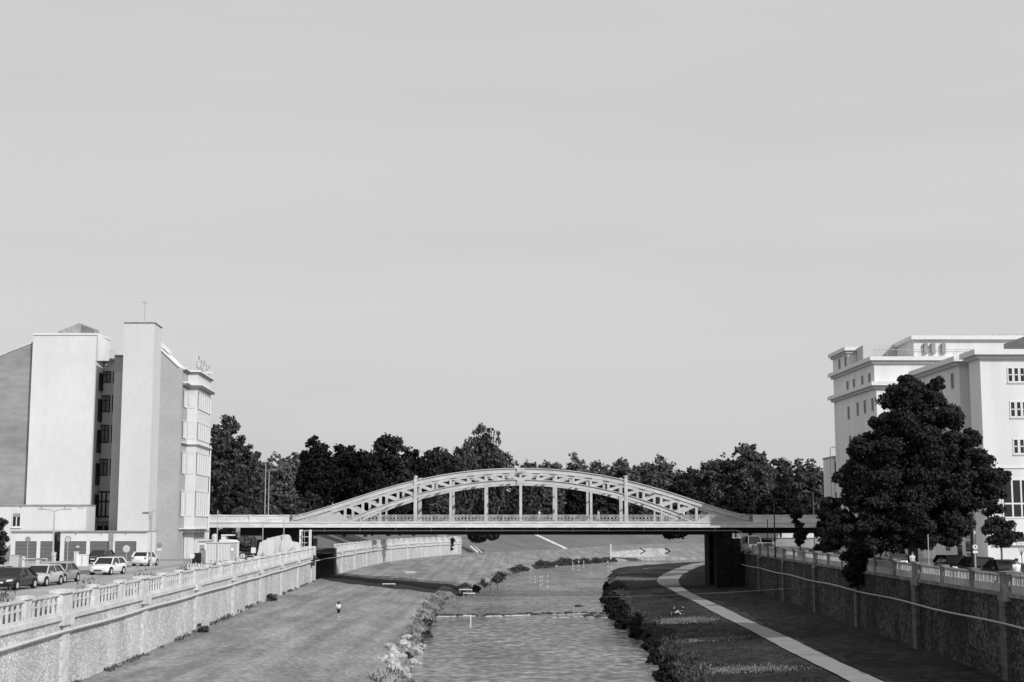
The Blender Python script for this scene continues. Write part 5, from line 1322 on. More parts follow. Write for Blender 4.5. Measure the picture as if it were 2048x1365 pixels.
# ================================================================= PEOPLE
def limb(m_, pts, rad, n=8): m_.tube(pts, rad, n)
def person(loc, rz, h, pose, label, top, bottom, hair=True, cap=None, bag=None, shoes='black', long_hair=False):
    """front towards local -y. pose: stand / walk / sit"""
    t = thing('person', loc, label, 'person', None, rz)
    k = h / 1.75
    def V(x, y, z): return Vector((x * k, y * k, z * k))
    J = {}
    if pose in ('stand', 'walk'):
        s = .26 if pose == 'walk' else .05
        hip = V(0, 0, .93)
        legs = [(V(.10, 0, .9), V(.10, -s * .62, .50), V(.10, -s, .09)), (V(-.10, 0, .9), V(-.10, s * .35, .50), V(-.10, s * 1.1, .12))]
        ch = V(0, -.02, 1.28); nk = V(0, -.02, 1.47); hd = V(0, -.04, 1.62)
        arms = [(V(.20, -.01, 1.40), V(.25, s * .6, 1.13), V(.24, s * .5 - .12, .90)), (V(-.20, -.01, 1.40), V(-.25, -s * .4, 1.13), V(-.23, -s * .6 - .12, .92))]
    else:
        hip = V(0, 0, .13)
        legs = [(V(.10, -.02, .14), V(.13, -.42, .42), V(.12, -.72, .08)), (V(-.10, -.02, .14), V(-.14, -.42, .34), V(-.13, -.78, .08))]
        ch = V(0, .08, .48); nk = V(0, .07, .66); hd = V(0, .03, .82)
        arms = [(V(.20, .07, .60), V(.27, -.06, .38), V(.16, -.28, .36)), (V(-.20, .07, .60), V(-.28, .16, .34), V(-.26, .26, .08))]
    me = bpy.data.meshes.new('body'); vs = []; es = []; rs = []
    def add(p, r, par=None):
        vs.append(tuple(p)); rs.append(r * k); i = len(vs) - 1
        if par is not None: es.append((par, i))
        return i
    a = add(hip, .135); b = add((hip + ch) / 2, .12, a); c = add(ch, .145, b); d = add(nk, .055, c); e = add(hd - (hd - nk) * .25, .075, d); f_ = add(hd + (hd - nk) * .28, .095, e); add(hd + (hd - nk) * .72, .06, f_)
    for l in legs:
        i = add(l[0], .085, a); j = add(l[1], .058, i); q = add(l[2], .036, j); add(l[2] + V(0, -.16, -.05), .032, q)
    for m in arms:
        i = add(m[0], .052, c); j = add(m[1], .042, i); q = add(m[2], .03, j)
        dr = (m[2] - m[1]).normalized(); pa = add(m[2] + dr * .07 * k, .034, q)
        for fi, (dx, ln) in enumerate(((-.03, .07), (-.01, .085), (.012, .08), (.032, .06))):
            g1 = add(m[2] + dr * (.07 + ln * .55) * k + V(0, dx, 0), .009, pa); add(m[2] + dr * (.07 + ln) * k + V(.012 if m[0].x > 0 else -.012, dx, 0) * 1.0, .008, g1)
        add(m[2] + dr * .05 * k + V(0, -.05, 0), .01, q)
    me.from_pydata(vs, es, []); me.materials.append(M['skin'])
    o = bpy.data.objects.new('body', me); COL.objects.link(o); o.parent = t
    sk = o.modifiers.new('skin', 'SKIN'); sb = o.modifiers.new('sub', 'SUBSURF'); sb.levels = 1; sb.render_levels = 1
    for i, v in enumerate(me.skin_vertices[0].data): v.radius = (rs[i], rs[i]); v.use_root = (i == 0)
    # face
    fc = MB(); fd = V(0, -.10, 0)
    fc.ball(hd + V(0, -.105, .02), .018 * k, 1, 1.3, 1.4, 6, 5); fc.build('nose', M['skin'], t, local=True)
    for sx in (-1, 1):
        MB().ball(hd + V(.035 * sx, -.088, .045), .011 * k, 1, .6, .8, 6, 4).build('eye', M['black'], t, local=True)
        MB().ball(hd + V(.097 * sx, 0, .02), .025 * k, .4, .8, 1.2, 6, 5).build('ear', M['skin'], t, local=True)
    MB().box(-.025 * k, .025 * k, hd.y - .096 * k, hd.y - .085 * k, hd.z - .045 * k, hd.z - .035 * k).build('mouth', M['red'], t, local=True)
    hm = MB(); hm.ball(hd + V(0, .025, .06), .112 * k, 1, 1.05, .95, 10, 7)
    if long_hair: hm.ball(hd + V(0, .08, -.10), .09 * k, 1.0, .7, 1.7, 8, 6)
    hm.build('cap' if cap else 'hair', cap or M['hair'], t, local=True, smooth=True)
    # clothes: shirt with sleeves, trousers or shorts, shoes
    sh = MB(); sh.tube([hip + V(0, 0, .06), (hip + ch) / 2, ch, ch + (nk - ch) * .65, nk - (nk - ch) * .1], [.165 * k, .15 * k, .18 * k, .16 * k, .075 * k], 12)
    sh.v = [(x * 1.15, y * .86 + hip.y * .14, z) for x, y, z in sh.v]
    sh.build('shirt', top, t, local=True, smooth=True)
    for m in arms: MB().tube([m[0] + V(0, 0, .02), m[0] + (m[1] - m[0]) * .85], [.07 * k, .06 * k], 8).build('sleeve', top, t, local=True, smooth=True)
    full = bottom[1]
    for l in legs:
        pts_ = [l[0] + V(0, 0, .06), (l[0] + l[1]) / 2, l[1]] + ([(l[1] + l[2]) / 2, l[2]] if full else [])
        rr__ = [.115 * k, .10 * k, .078 * k] + ([.066 * k, .055 * k] if full else [])
        MB().tube(pts_, rr__, 9).build('trouser_leg', bottom[0], t, local=True, smooth=True)
        f = l[2]; MB().ball(f + V(0, -.08, -.04), .06 * k, .8, 2.1, .7, 8, 5).build('shoe', M[shoes], t, local=True, smooth=True)
    if bag: MB().box(.16 * k, .34 * k, -.02, .14 * k, .95 * k, 1.25 * k).build('shoulder_bag', M[bag], t, local=True)
    return t
p = hbl(677, 1236); 
person((p.x, p.y, p.z + .02), R(165), 1.45, 'walk', 'small walker in white shirt and dark shorts crossing the sunlit left bank', M['white'], (M['metal_dark'], False), shoes='white', long_hair=True)
p = hb(1349, 1230)
person((p.x, p.y, p.z), R(60), 1.75, 'sit', 'left one of two people sitting on the right bank, dark top and pale shorts', M['metal_dark'], (M['offwhite'], False))
p = hb(1365, 1229)
person((p.x, p.y, p.z), R(-70), 1.75, 'sit', 'right one of two people sitting on the right bank, all in dark clothes', M['metal_dark'], (M['metal_dark'], True))
zd_ = zf1 - .02
person((PX(1078.5, 203.0), 203.0, zd_), R(80), 1.75, 'walk', 'walker in pale shirt and dark trousers crossing the bridge right of the middle hanger', M['white'], (M['grey'], True))
person((PX(1197, 203.1), 203.1, zd_), R(-90), 1.75, 'walk', 'walker in light clothes on the bridge left of the right portal post', M['white'], (M['offwhite'], True))
person((28.55 + .3, 82.3, ZR + .12), R(20), 1.75, 'stand', 'person in white shirt and black cap behind the balustrade at right', M['white'], (M['metal_dark'], True), cap=M['black'])
person((PX(1811, 108.5), 107.0, ZR + .12), R(30), 1.72, 'stand', 'person in pale top with dark bag under the huge tree', M['offwhite'], (M['metal_dark'], True), bag='metal_dark')
person((PX(110, 150), 150, ZL + .01), R(30), 1.72, 'walk', 'person in light clothes walking in front of the left garages', M['offwhite'], (M['offwhite'], True))
# cyclist on the bridge
cy = thing('bicycle', (PX(1366, 203.0), 203.0, zd_), 'dark bicycle ridden across the bridge right of the right portal post', 'bicycle')
bx_, by_ = PX(1366, 203.0), 203.0
for dx in (-.52, .52):
    m_ = MB()
    for kx in range(16):
        a0, a1 = kx * math.pi / 8, (kx + 1) * math.pi / 8
        m_.bar((bx_ + dx + .33 * math.cos(a0), by_, zd_ + .34 + .33 * math.sin(a0)), (bx_ + dx + .33 * math.cos(a1), by_, zd_ + .34 + .33 * math.sin(a1)), .035)
    for kx in range(4): a0 = kx * math.pi / 4; m_.bar((bx_ + dx - .33 * math.cos(a0), by_, zd_ + .34 - .33 * math.sin(a0)), (bx_ + dx + .33 * math.cos(a0), by_, zd_ + .34 + .33 * math.sin(a0)), .008)
    m_.build('wheel', M['black'], cy)
m_ = MB(); q = lambda x, z: (bx_ + x, by_, zd_ + z)
for a_, b_ in ((q(-.52, .34), q(0, .3)), (q(0, .3), q(.1, .85)), (q(.1, .85), q(.52, .34)), (q(.52, .34), q(0, .3)), (q(.08, .8), q(-.38, .82)), (q(-.38, .82), q(-.52, .34)), (q(0, .3), q(-.38, .78)), (q(-.38, .78), q(-.36, 1.0))): m_.bar(a_, b_, .035)
m_.build('frame', M['metal_dark'], cy)
MB().bar((bx_ - .36, by_ - .27, zd_ + 1.02), (bx_ - .36, by_ + .27, zd_ + 1.02), .035).build('handlebar', M['metal_dark'], cy)
MB().box(bx_ + .0, bx_ + .24, by_ - .07, by_ + .07, zd_ + .87, zd_ + .93).build('saddle', M['black'], cy)
person((bx_ + .05, by_, zd_ + .78), R(-90), 1.72, 'sit', 'cyclist in white top leaning forward on the bicycle on the bridge', M['white'], (M['metal_dark'], True), cap=M['offwhite'])

# ================================================================= STREET FURNITURE
def lamp(name, x, y, z, h, label, arms=1, m='metal', L=1.6, sgn=1, group='street lamps'):
    t = thing(name, (x, y, z), label, 'street lamp', group)
    MB().tube([(0, 0, 0), (0, 0, h * .5), (0, 0, h)], [.10, .075, .05], 8).build('pole', M[m], t, local=True)
    MB().tube([(0, 0, 0), (0, 0, .5)], .13, 8).build('pole_base', M[m], t, local=True)
    for s_ in ((sgn,) if arms == 1 else (-1, 1)):
        MB().tube([(0, 0, h - .05), (s_ * L * .4, 0, h + .12), (s_ * L, 0, h + .16)], .04, 6).build('arm', M[m], t, local=True)
        hd = MB(); hd.prism([(s_ * L, -.12, h + .1), (s_ * (L + .6), -.09, h + .12), (s_ * (L + .6), .09, h + .12), (s_ * L, .12, h + .1)], (0, 0, .12)); hd.build('lamp_head', M[m], t, local=True)
    return t
lamp('street_lamp', PX(108, 116), 116, ZL, PZ(1023, 116) - ZL, 'slim double armed street lamp on the left street before the white annex', 2, 'metal', .75)
lamp('street_lamp', PX(536, 232), 232, ZR, PZ(942, 232) - ZR, 'lower lamp of the pair above the left approach, arm to the right', 1, 'metal', .55)
lamp('street_lamp', PX(529, 236), 236, ZR, PZ(918, 236) - ZR, 'taller lamp of the pair above the left approach, arm to the right', 1, 'metal', 1.1)
lamp('street_lamp', PX(1628, 226), 226, ZR, PZ(985, 226) - ZR, 'street lamp with arm to the left beyond the right bridge approach', 1, 'metal', 1.0, -1)
lamp('street_lamp', PX(1664.5, 208), 208, ZR, PZ(897, 208) - ZR, 'very tall thin lamp left of the stepped building', 1, 'metal', .35)
lamp('street_lamp', PX(304, 150), 150, ZL, PZ(1023, 150) - ZL, 'thin lamp post standing before the drainpipe of the stair tower', 1, 'metal', .35, 1)
def pole(name, px, Y, z, ptop, label, m='metal', r=.05, cat='pole', group='thin poles'):
    x = PX(px, Y); t = thing(name, (x, Y, z), label, cat, group)
    h = PZ(ptop, Y) - z
    MB().tube([(0, 0, 0), (0, 0, h)], r, 8).build('pole', M[m], t, local=True)
    MB().ball((0, 0, h), r * 1.5, 1, 1, .7, 8, 5).build('pole_cap', M[m], t, local=True)
    MB().tube([(0, 0, 0), (0, 0, .25)], r * 1.7, 8).build('pole_base', M[m], t, local=True)
    return t
pole('thin_pole', 435, 150, ZL, 1022, 'thin pole left of the cabin rising over the left approach')
pole('thin_pole', 526, 185, ZL, 1045, 'thin pole by the pale tarpaulins, left one of two', r=.06)
pole('thin_pole', 568, 190, ZL, 1040, 'thin pole by the pale tarpaulins, right one of two', r=.06)
pole('thin_pole', 1535, 172, ZR, 1040, 'thinner of two dark poles before the right approach', 'metal_dark')
pole('thin_pole', 1549, 168, ZR, 1005, 'thicker of two dark poles before the right approach', 'metal_dark', .07)
pole('thin_pole', 1855, 100.5, ZR, 1070, 'thin pale pole between balustrade piers under the huge tree', 'metal', .035)
pole('thin_pole', 1943, 91.5, ZR, 1030, 'thick black pole behind the balustrade at the office building', 'metal_dark', .11)
def road_sign(px, Y, z, pc, rpx, label, face='white', ring=None, shape='round', back=False, low=None, group='road signs', mark=None):
    x = PX(px, Y); zc = PZ(pc, Y) - z; r = rpx * Y / 2868
    t = thing('road_sign', (x, Y, z), label, 'road sign', group)
    MB().tube([(0, .04, 0), (0, .04, zc + r * .6)], .035, 8).build('post', M['metal'], t, local=True)
    if shape == 'round':
        MB().disc((0, 0, zc), (0, 1, 0), r, .03, 24).build('rim', M[ring or face], t, local=True)
        f = MB().disc((0, -.02, zc), (0, 1, 0), r * (.72 if ring else .96), .008, 24).build('sign_face', M[face], t, local=True)
        if mark == 'arrow':
            m_ = MB(); m_.box(-r * .1, r * .1, -.034, -.026, zc - r * .4, zc + r * .2); m_.prism([(-r * .3, -.026, zc + r * .1), (r * .3, -.026, zc + r * .1), (0, -.026, zc + r * .5)], (0, -.008, 0)); m_.build('arrow', M['metal_dark'], t, local=True)
        if mark == 'bar': MB().bar((-r * .62, -.03, zc + r * .62), (r * .62, -.03, zc - r * .62), .008, r * .18, up=(0, 1, 0)).build('slash', M['red'], t, local=True)
    else:
        MB().box(-r, r, -.02, .02, zc - r * 1.2, zc + r * 1.2).build('sign_face', M[face], t, local=True)
    if low: MB().box(-r * .8, r * .8, -.02, .02, zc - r * 2.0, zc - r * 1.25).build('plate', M['white'], t, local=True)
    return t
road_sign(137, 152, ZL, 1079, 6.5, 'round sign with dark ring on tall post before the garages', 'offwhite', 'grey')
road_sign(57, 148, ZL, 1079, 5.5, 'round sign seen nearly edge on, left of the lamp post', 'grey', None)
road_sign(254.5, 158, ZL, 1098, 7.2, 'plain pale round sign back before the right garage door', 'offwhite', None)
road_sign(320, 158, ZL, 1091, 5.2, 'grey no parking sign on the wall side of the slab building', 'grey', 'red', mark='bar', low=True)
road_sign(385, 137, ZL, 1112, 6.5, 'round white sign with black mark by the dark barrier', 'white', 'offwhite')
road_sign(466, 142, ZL, 1099, 5.8, 'pale round sign at the right end of the construction cabin', 'white', 'grey')
road_sign(487, 148, ZL, 1113, 5.8, 'round sign with dark mark just above the sunlit balustrade', 'white', 'grey', mark='arrow')
road_sign(508, 150, ZL, 1101, 4.6, 'square white sign in front of the dark slatted crate', 'white', None, 'square')
road_sign(1946.5, 92.5, ZR, 1066, 5, 'upper round sign face on the right street near the black pole', 'offwhite', 'grey', mark='bar')
road_sign(1948.5, 90.8, ZR, 1094.5, 6, 'lower white round sign with dark mark and plate near the black pole', 'white', 'grey', mark='arrow', low=True)
# utility cabinet, barrier, site clutter on the left street
def box_thing(name, px0, px1, Y, z, ptop, depth, m, label, cat, parts=None, group=None):
    x0_, x1_ = PX(px0, Y), PX(px1, Y); h = PZ(ptop, Y) - z
    t = thing(name, ((x0_ + x1_) / 2, Y + depth / 2, z), label, cat, group)
    w = (x1_ - x0_) / 2
    MB().box(-w, w, -depth / 2, depth / 2, .06, h - .06).build('body', M[m], t, local=True)
    MB().box(-w - .05, w + .05, -depth / 2 - .05, depth / 2 + .05, h - .06, h).build('lid', M[m], t, local=True)
    MB().box(-w - .03, w + .03, -depth / 2 - .03, depth / 2 + .03, 0, .06).build('base', M['gable'], t, local=True)
    return t, w, h
t, w, h = box_thing('utility_cabinet', 157, 176, 148, ZL, 1109, .7, 'white', 'wide white utility cabinet on the pavement before the garages', 'cabinet')
MB().box(-.01, .01, -.372, -.352, .1, h - .1).build('door_gap', M['metal_dark'], t, local=True)
MB().box(.08, .12, -.385, -.352, h * .5, h * .6).build('handle', M['metal'], t, local=True)
t, w, h = box_thing('utility_cabinet', 150.5, 156.5, 147.8, ZL, 1104, .5, 'white', 'narrow taller white utility cabinet left of the wide one', 'cabinet')
MB().box(-w + .06, w - .06, -.262, -.252, .15, h - .15).build('door', M['offwhite'], t, local=True)
b = thing('road_barrier', (PX(47, 146), 146, ZL), 'white barrier with long boom lying across the parking entrance', 'barrier')
MB().box(-.25, .25, -.2, .2, 0, 1.1).build('housing', M['white'], b, local=True)
MB().box(-.2, PX(99, 146) - PX(47, 146), -.26, -.2, .85, .95).build('boom', M['offwhite'], b, local=True)
MB().box(PX(99, 146) - PX(47, 146) - .1, PX(99, 146) - PX(47, 146), -.27, -.19, 0, .848).build('boom_rest', M['metal'], b, local=True)
t, w, h = box_thing('vending_kiosk', 74, 83, 132, ZL, 1117, .5, 'gable', 'small grey ticket box on the pavement behind the parked cars', 'ticket box')
MB().box(-w + .04, w - .04, -.262, -.252, h * .5, h - .15).build('screen', M['offwhite'], t, local=True)
# benches / bins by the bush
for i, px_ in enumerate((22, 31, 38)):
    t, w, h = box_thing('bin', px_, px_ + 6, 143 + i, ZL, 1110 + i, .5, 'offwhite' if i != 2 else 'gable', ('pale bin nearest the dark tree at the left edge', 'middle pale bin by the dark tree at the left edge', 'grey bin in the row by the left dark tree')[i], 'bin', group='bins beside the left tree')
# construction cabin with corrugated walls
t = thing('site_cabin', (PX(452, 168), 168, ZL), 'white construction cabin with box on its roof under the left approach', 'cabin')
xa_, xb_ = PX(441, 166), PX(463, 166)
m_ = MB().box(xa_, xb_, 166, 171, ZL, PZ(1086, 166)); m_.build('cabin_wall', M['white'], t)
m_ = MB()
for i in range(9): x = xa_ + (xb_ - xa_) * (i + .5) / 9; m_.box(x - .04, x + .04, 165.95, 165.997, ZL + .1, PZ(1088, 166))
m_.build('cladding_ribs', M['offwhite'], t)
MB().prism([(xa_ - .1, 165.9, PZ(1086, 166)), (xb_ + .1, 165.9, PZ(1086, 166)), (xb_ - .3, 165.9, PZ(1081, 166)), (xa_ - .1, 165.9, PZ(1080, 166))], (0, 5.2, 0)).build('cabin_roof', M['white'], t)
t2 = thing('water_tank', (PX(427, 165), 165.8, ZL), 'pale rounded tank standing left of the construction cabin', 'tank')
MB().tube([(PX(427, 165), 165.8, ZL), (PX(427, 165), 165.8, PZ(1073, 165)), (PX(427, 165), 165.8, PZ(1069, 165))], [.36, .36, .22], 16).build('tank_body', M['offwhite'], t2, smooth=False)
MB().disc((PX(427, 165), 165.8, PZ(1068.5, 165)), (0, 0, 1), .15, .1, 12).build('tank_lid', M['gable'], t2)
t = thing('steel_container', (PX(436, 160), 160, ZL), 'large pale ribbed container beside the bay building foot', 'container')
xa_, xb_ = PX(413, 158), PX(461, 158); zc_ = PZ(1087, 158)
MB().box(xa_, xb_, 158, 162, ZL, zc_).build('container_body', M['offwhite'], t)
for i in range(16):
    x = xa_ + (xb_ - xa_) * (i + .5) / 16; MB().box(x - .05, x + .05, 157.93, 157.997, ZL + .1, zc_ - .1).build('rib', M['white'], t)
MB().box(xa_ - .06, xb_ + .06, 157.9, 162.1, zc_ + .002, zc_ + .1).build('top_rail', M['offwhite'], t)
t = thing('container_stack', (PX(403, 170), 170, ZL), 'white box cabin with flat lid left of the ribbed container', 'cabin')
MB().box(PX(398, 168), PX(417, 168), 168, 171, ZL, PZ(1083, 168)).build('cabin_wall', M['white'], t)
MB().box(PX(396, 168), PX(419, 168), 167.8, 171.2, PZ(1083, 168) + .002, PZ(1080, 168)).build('cabin_roof', M['offwhite'], t)
MB().box(PX(401, 168), PX(410, 168), 167.95, 167.997, PZ(1100, 168), PZ(1090, 168)).build('window', M['gable'], t)
t = thing('overhead_hoarding', (PX(448, 175), 175, ZL), 'white block shaped chimney hood with overhanging top behind the cabin', 'hood')
MB().box(PX(443, 175), PX(452, 175), 175, 176.5, ZL, PZ(1072, 175)).build('shaft', M['white'], t)
MB().box(PX(443, 175), PX(466, 175), 174.9, 176.6, PZ(1072, 175) + .002, PZ(1069.5, 175)).build('overhang', M['white'], t)
t = thing('slatted_crate', (PX(497, 160), 160, ZL), 'dark slatted crate under the left approach behind the square sign', 'crate')
for i in range(6):
    z = ZL + .1 + i * .28; MB().box(PX(484, 160), PX(513, 160), 160, 160.06, z, z + .2).build('slat', M['metal_dark'], t)
for px_ in (484, 498, 512): MB().box(PX(px_, 160), PX(px_, 160) + .08, 160.07, 160.14, ZL, ZL + 1.9).build('upright', M['metal_dark'], t)
t = thing('dark_barrier', (PX(390, 144), 144, ZL), 'dark panel with striped white board at its foot before the bay building', 'barrier')
MB().box(PX(384, 144), PX(404, 144), 144, 144.1, ZL + .5, ZL + 1.5).build('panel', M['metal_dark'], t)
MB().box(PX(378, 144), PX(407, 144), 143.8, 143.9, ZL + .1, ZL + .42).build('board', M['white'], t)
for i in range(5): x = PX(381 + i * 5.5, 144); MB().box(x, x + .12, 143.78, 143.797, ZL + .1, ZL + .42).build('stripe', M['red'], t)
for i, px_ in enumerate((380, 393, 405)): MB().box(PX(px_, 144), PX(px_, 144) + .08, 143.9, 143.99, ZL, ZL + .6).build('leg', M['metal'], t)
# tarpaulin covered pile and loaders under the approach
def tarp(px0, px1, ptop, Y, z, label, seed, v='white'):
    t = thing('covered_pile', (PX((px0 + px1) / 2, Y), Y, z), label, 'covered pile', 'covered piles under the left approach')
    r = random.Random(seed); m_ = MB(); n, q = 16, 6; hh = PZ(ptop, Y) - z; w = PX(px1, Y) - PX(px0, Y)
    for i in range(n + 1):
        for k in range(q + 1):
            u, v_ = i / n, k / q
            e = min(1, 7 * min(u, 1 - u)) ** .5 * min(1, 6 * min(v_, 1 - v_)) ** .5
            m_.v.append((-w / 2 + w * u, 3.0 * v_, hh * e * (1 + .03 * r.uniform(-1, 1)) * (1 - .08 * math.sin(u * 5 + seed))))
    for i in range(n):
        for k in range(q): a_ = i * (q + 1) + k; m_.f.append((a_, a_ + q + 1, a_ + q + 2, a_ + 1))
    m_.build('tarpaulin', M['offwhite'], t, local=True); 
    MB().tube([(-w / 2, -.03, .12), (w / 2, -.03, .12)], .04, 6).build('rope', M['gable'], t, local=True)
    MB().box(-w / 2 + .2, w / 2 - .2, .3, 2.7, 0, .1).build('pallet', M['gable'], t, local=True)
tarp(524, 584, 1074, 190, ZL, 'largest white tarpaulin covered pile under the left approach', 1)
tarp(514, 550, 1084, 180, ZL, 'low white covered pile in front of the largest one', 2)
tarp(556, 602, 1083, 184, ZL, 'flat white covered pile beside the scaffold tower', 4, 'offwhite')
t = thing('scaffold_tower', (PX(611, 196), 196, ZL), 'white scaffold tower standing before the left end of the bridge', 'scaffold')
for px_, r__ in ((602, .13), (620.5, .09)):
    for y in (195.4, 196.8): MB().tube([(PX(px_, 196), y, ZL), (PX(px_, 196), y, PZ(1060, 196))], r__, 8).build('upright', M['white'], t)
for pz_ in (1062, 1074, 1086): MB().box(PX(602, 196), PX(620, 196), 195.4, 196.8, PZ(pz_, 196) - .04, PZ(pz_, 196) + .04).build('platform', M['offwhite'], t)
for k_, (a_, b_) in enumerate(((1062, 1074), (1074, 1086), (1086, 1098))):
    p_, q_ = (602, 620) if k_ % 2 == 0 else (620, 602)
    MB().bar((PX(p_, 196), 195.3, PZ(b_, 196)), (PX(q_, 196), 195.3, PZ(a_, 196)), .05).build('brace', M['metal_dark'], t)
for px_ in (607, 611): MB().bar((PX(px_, 196), 195.25, ZL), (PX(px_, 196), 195.25, PZ(1062, 196)), .035).build('ladder_rail', M['white'], t)
MB().tube([(PX(584, 193), 193, ZL), (PX(584, 193), 193, PZ(1063, 193))], .12, 8)
# flagpole stub and gate rails on the left near the scaffold
t = thing('gate_rails', (PX(590, 193), 193, ZL), 'pale metal gate with vertical rails left of the scaffold tower', 'gate')
for i in range(9): x = PX(580 + i * 2.4, 193); MB().box(x, x + .05, 193, 193.05, ZL, ZL + 1.5).build('rail', M['offwhite'], t)
MB().box(PX(580, 193), PX(600, 193), 192.98, 193.07, ZL + 1.5, ZL + 1.56).build('top_bar', M['offwhite'], t)
# roof element: mast right of the bay building by the approach
# ================================================================= RIVER FURNITURE: kayak slalom
def cable(name, a, b, sag, label, r=.012):
    r = r * .5
    a = Vector(a); b = Vector(b); pts = []
    for i in range(21):
        u = i / 20; q = a.lerp(b, u); q.z -= sag * 4 * u * (1 - u); pts.append(q)
    o = MB().tube(pts, r, 5).build(name, M['metal']); tag(o, label, 'cable', 'slalom cables')
    return lambda x: next(p for p in pts if p.x >= x - .001) if x <= pts[-1].x else pts[-1]
def gate_pole(px, ptop, pbot, Y, label, white=True, bands=True):
    x = PX(px, Y); z0_, z1_ = PZ(pbot, Y), PZ(ptop, Y)
    t = thing('slalom_pole', (x, Y, z0_), label, 'slalom pole', 'slalom poles hanging over the river')
    n = 5 if bands else 1; hh = (z1_ - z0_) / n
    for i in range(n):
        MB().tube([(0, 0, i * hh), (0, 0, (i + 1) * hh - .001)], .055 * max(1, Y / 210) if i % 2 == 0 else .05, 8).build('band', M['white'] if i % 2 == 0 else M['grey'], t, local=True)
    return x, z1_
rows = [
 (140, [(942, 1230, 1255, False)], 2.2, 'nearest slalom cable spanning the river above the weir'),
 (215, [(981, 1161, 1188, True), (995, 1160, 1186, True)], 2.0, 'slalom cable spanning the river just beyond the bridge'),
 (236, [(1070, 1152, 1166, True), (1080, 1153, 1172, True), (1084, 1152, 1170, True), (1095, 1150, 1176, True)], 1.8, 'third slalom cable spanning the river behind the bridge'),
 (290, [(1145, 1125, 1140, True), (1157, 1122, 1142, True), (1167, 1122, 1136, True), (1215, 1122, 1144, True)], 1.6, 'farthest slalom cable spanning the river at the bend')]
nn_ = 0
words = ['only pole on the nearest slalom cable, over the weir', 'left pole of the pair beyond the bridge', 'right pole of the pair beyond the bridge', 'first pole from the left on the third slalom cable', 'second pole from the left on the third slalom cable', 'third pole from the left on the third slalom cable', 'last pole on the third slalom cable', 'leftmost pole on the farthest slalom cable', 'second pole on the farthest slalom cable', 'third pole on the farthest slalom cable', 'rightmost pole on the farthest slalom cable']
for Y, gs, sag, lb in rows:
    xa_, xb_ = XL(Y) + .2, XR(Y) - .3
    zc_ = 4.0
    f_ = cable('slalom_cable', (xa_, Y, 4.6), (xb_, Y, 4.6), sag * .5, lb, .012 * Y / 170)
    for (px_, a_, b_, bd) in gs:
        x, zt_ = gate_pole(px_, a_, b_, Y, ('white ' if not bd else 'white banded ') + words[nn_], True, bd); nn_ += 1
        q_ = f_(x); 
        m_ = MB().bar((x, Y, min(zt_, q_.z - .02)), (x, Y, q_.z), .008)
        o = m_.build('suspension_line', M['metal']); tag(o, 'thin line holding up the ' + words[nn_ - 1], 'line', 'slalom suspension lines')
# white boards lying on the bank and over the water
def board(px0, px1, py, label, Y=None, z=None, hz=.09):
    if Y is None:
        p = hbl((px0 + px1) / 2, py); Y, z = p.y, p.z + .25
    x0_, x1_ = PX(px0, Y), PX(px1, Y)
    t = thing('white_board', ((x0_ + x1_) / 2, Y, z), label, 'board', 'white boards across the left bank')
    MB().box(x0_, x1_, Y - .06, Y + .06, z, z + hz * Y / 150).build('plank', M['white'], t)
    for x in (x0_ + .1, x1_ - .1): MB().box(x - .04, x + .04, Y - .05, Y + .05, z - .5, z - .001).build('stake', M['grey'], t)
board(766, 792, 1172.5, 'white board in the bridge shadow nearest the left wall')
board(788, 808, 1161.5, 'white board at the far side of the bridge shadow')
board(799, 824, 1156.5, 'white board on sunlit grass beyond the bridge shadow')
board(811, 832, 1148.5, 'faint farthest white board beyond the bridge shadow')
board(919, 945, 1181.5, 'upper white board over the dark water at the left edge', 212, 1.0)
board(927, 951, 1186.5, 'lower white board over the dark water at the left edge', 205, .8)
# gauge post and concrete ramp with chevrons on the far bank
Yg_ = 400
t = thing('gauge_post', (PX(1221, 392), 392, 1.6), 'white marker post standing on the far bank at the bend', 'post')
MB().tube([(PX(1221, 392), 392, 1.2), (PX(1221, 392), 392, PZ(1091, 392))], .16, 8).build('post', M['white'], t)
MB().ball((PX(1221, 392), 392, PZ(1090, 392)), .25, 1, 1, .8).build('post_cap', M['white'], t)
t = thing('chevron_wall', (PX(1285, 420), 420, 1.3), 'long pale low wall on the far bank with dark chevron ends', 'wall')
za_, zb__ = PZ(1108, 420), PZ(1097, 420)
MB().prism([(PX(1222, 420), 420, za_ - 1), (PX(1334, 420), 420, za_ - 1), (PX(1334, 420), 420, za_ + .2), (PX(1343, 420), 420, (za_ + zb__) / 2 + .2), (PX(1332, 420), 420, zb__), (PX(1290, 420), 420, zb__), (PX(1270, 420), 420, zb__ - .5), (PX(1222, 420), 420, zb__ - 1.0)], (0, 1.0, 0)).build('wall_face', M['gravel_wall'], t)
for px_ in (1284, 1334):
    s_ = 1 if px_ == 1334 else .7
    m_ = MB(); m_.bar((PX(px_ - 5, 420), 419.95, zb__ + .02), (PX(px_ + 6, 420), 419.95, (za_ + zb__) / 2), .08, .35 * s_, up=(0, 0, 1)); m_.bar((PX(px_ + 6, 420), 419.95, (za_ + zb__) / 2), (PX(px_ - 4, 420), 419.95, za_), .08, .35 * s_, up=(0, 0, 1))
    m_.build('chevron', M['metal_dark'], t)
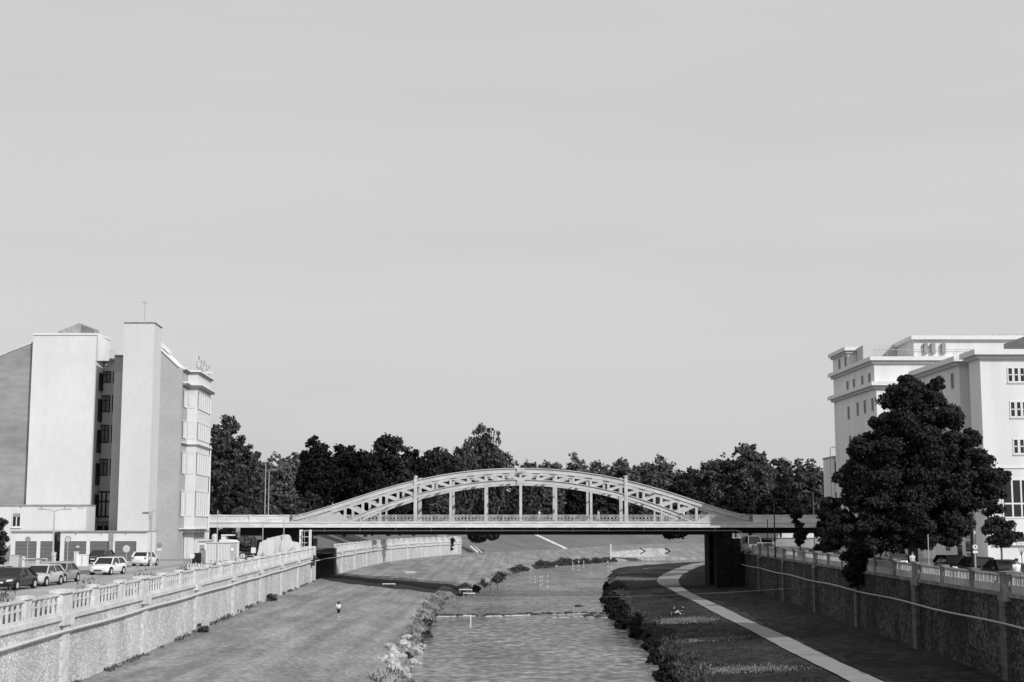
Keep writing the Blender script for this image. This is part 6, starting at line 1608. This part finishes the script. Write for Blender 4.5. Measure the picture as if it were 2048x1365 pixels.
# stairs on the hillside and drain steps beside the far wall
t = thing('hillside_stairs', (PX(1100, 450), 450, 3), 'straight pale stair climbing the far hillside below the deck', 'stairs')
def hillp(px, py):
    # walk along the ray until it meets the hillside
    for Y in np.arange(386, 640, .5):
        v = at(px, py, Y); a_ = XL(Y); w_ = slope_w(Y)
        if v.x >= a_: zz = 2.75 - .02 * (v.x - a_)
        elif v.x > a_ - w_: zz = 2.75 + (interp(Y, [(395, ZL), (430, 8.6), (900, 8.6)]) - 2.75) * (a_ - v.x) / max(w_, .1)
        else: zz = interp(Y, [(395, ZL), (430, 8.6), (900, 8.6)])
        if v.z <= zz: return Vector((v.x, v.y, zz))
    return at(px, py, 600)
A_, B_ = hillp(1069, 1070), hillp(1130, 1098)
MB().bar(A_ + Vector((0, 0, .1)), B_ + Vector((0, 0, .1)), 1.6, .3).build('flight', M['cop_l'], t)
t = thing('drain_steps', (PX(948, 392), 392, 3), 'pale stepped drain beside the end of the far left wall', 'steps')
A_, B_ = hillp(940, 1094), hillp(955, 1106)
MB().bar(A_ + Vector((0, 0, .1)), B_ + Vector((0, 0, .1)), .6, .3).build('channel', M['white_wall'], t)
MB().bar(A_ + Vector((1.1, 0, .1)), B_ + Vector((1.1, 0, .1)), .35, .3).build('kerb_edge', M['white_wall'], t)
# black bushes added behind the left approach to darken the gap below its deck
for i, px_ in enumerate((428, 455, 540, 575, 607)):
    shrub(px_, 1052, 24, 1092, 226, 'leaf_black', ('first', 'second', 'third', 'fourth', 'fifth')[i] + ' black filler bush from the left, added to darken the gap under the left approach', 'filler bushes darkening the gap under the left approach', gz=ZL, var=i % 2)

# dark strip painted along the bridge's cast shadow on the left bank
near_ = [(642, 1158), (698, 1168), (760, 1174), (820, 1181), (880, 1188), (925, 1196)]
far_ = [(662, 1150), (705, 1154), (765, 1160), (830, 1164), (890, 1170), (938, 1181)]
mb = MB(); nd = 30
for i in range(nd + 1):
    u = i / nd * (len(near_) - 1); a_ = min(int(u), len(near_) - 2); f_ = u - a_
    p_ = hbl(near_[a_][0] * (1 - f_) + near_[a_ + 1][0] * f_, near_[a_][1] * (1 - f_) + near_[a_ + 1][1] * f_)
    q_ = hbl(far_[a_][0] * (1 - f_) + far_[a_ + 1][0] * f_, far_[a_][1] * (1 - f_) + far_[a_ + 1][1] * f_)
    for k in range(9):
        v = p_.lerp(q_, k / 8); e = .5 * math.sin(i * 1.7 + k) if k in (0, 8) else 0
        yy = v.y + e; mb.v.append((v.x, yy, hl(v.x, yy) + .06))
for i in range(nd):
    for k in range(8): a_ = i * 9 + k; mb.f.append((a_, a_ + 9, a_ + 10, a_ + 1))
M['band_shade'] = mat('bank_shadow_tone', 0.03, 0.9, 0.5, 1.2, 0.5, 6)  # near-black tone deepens the bridge shadow
mb.build('shadow_band', M['band_shade'], smooth=True, kind='structure')
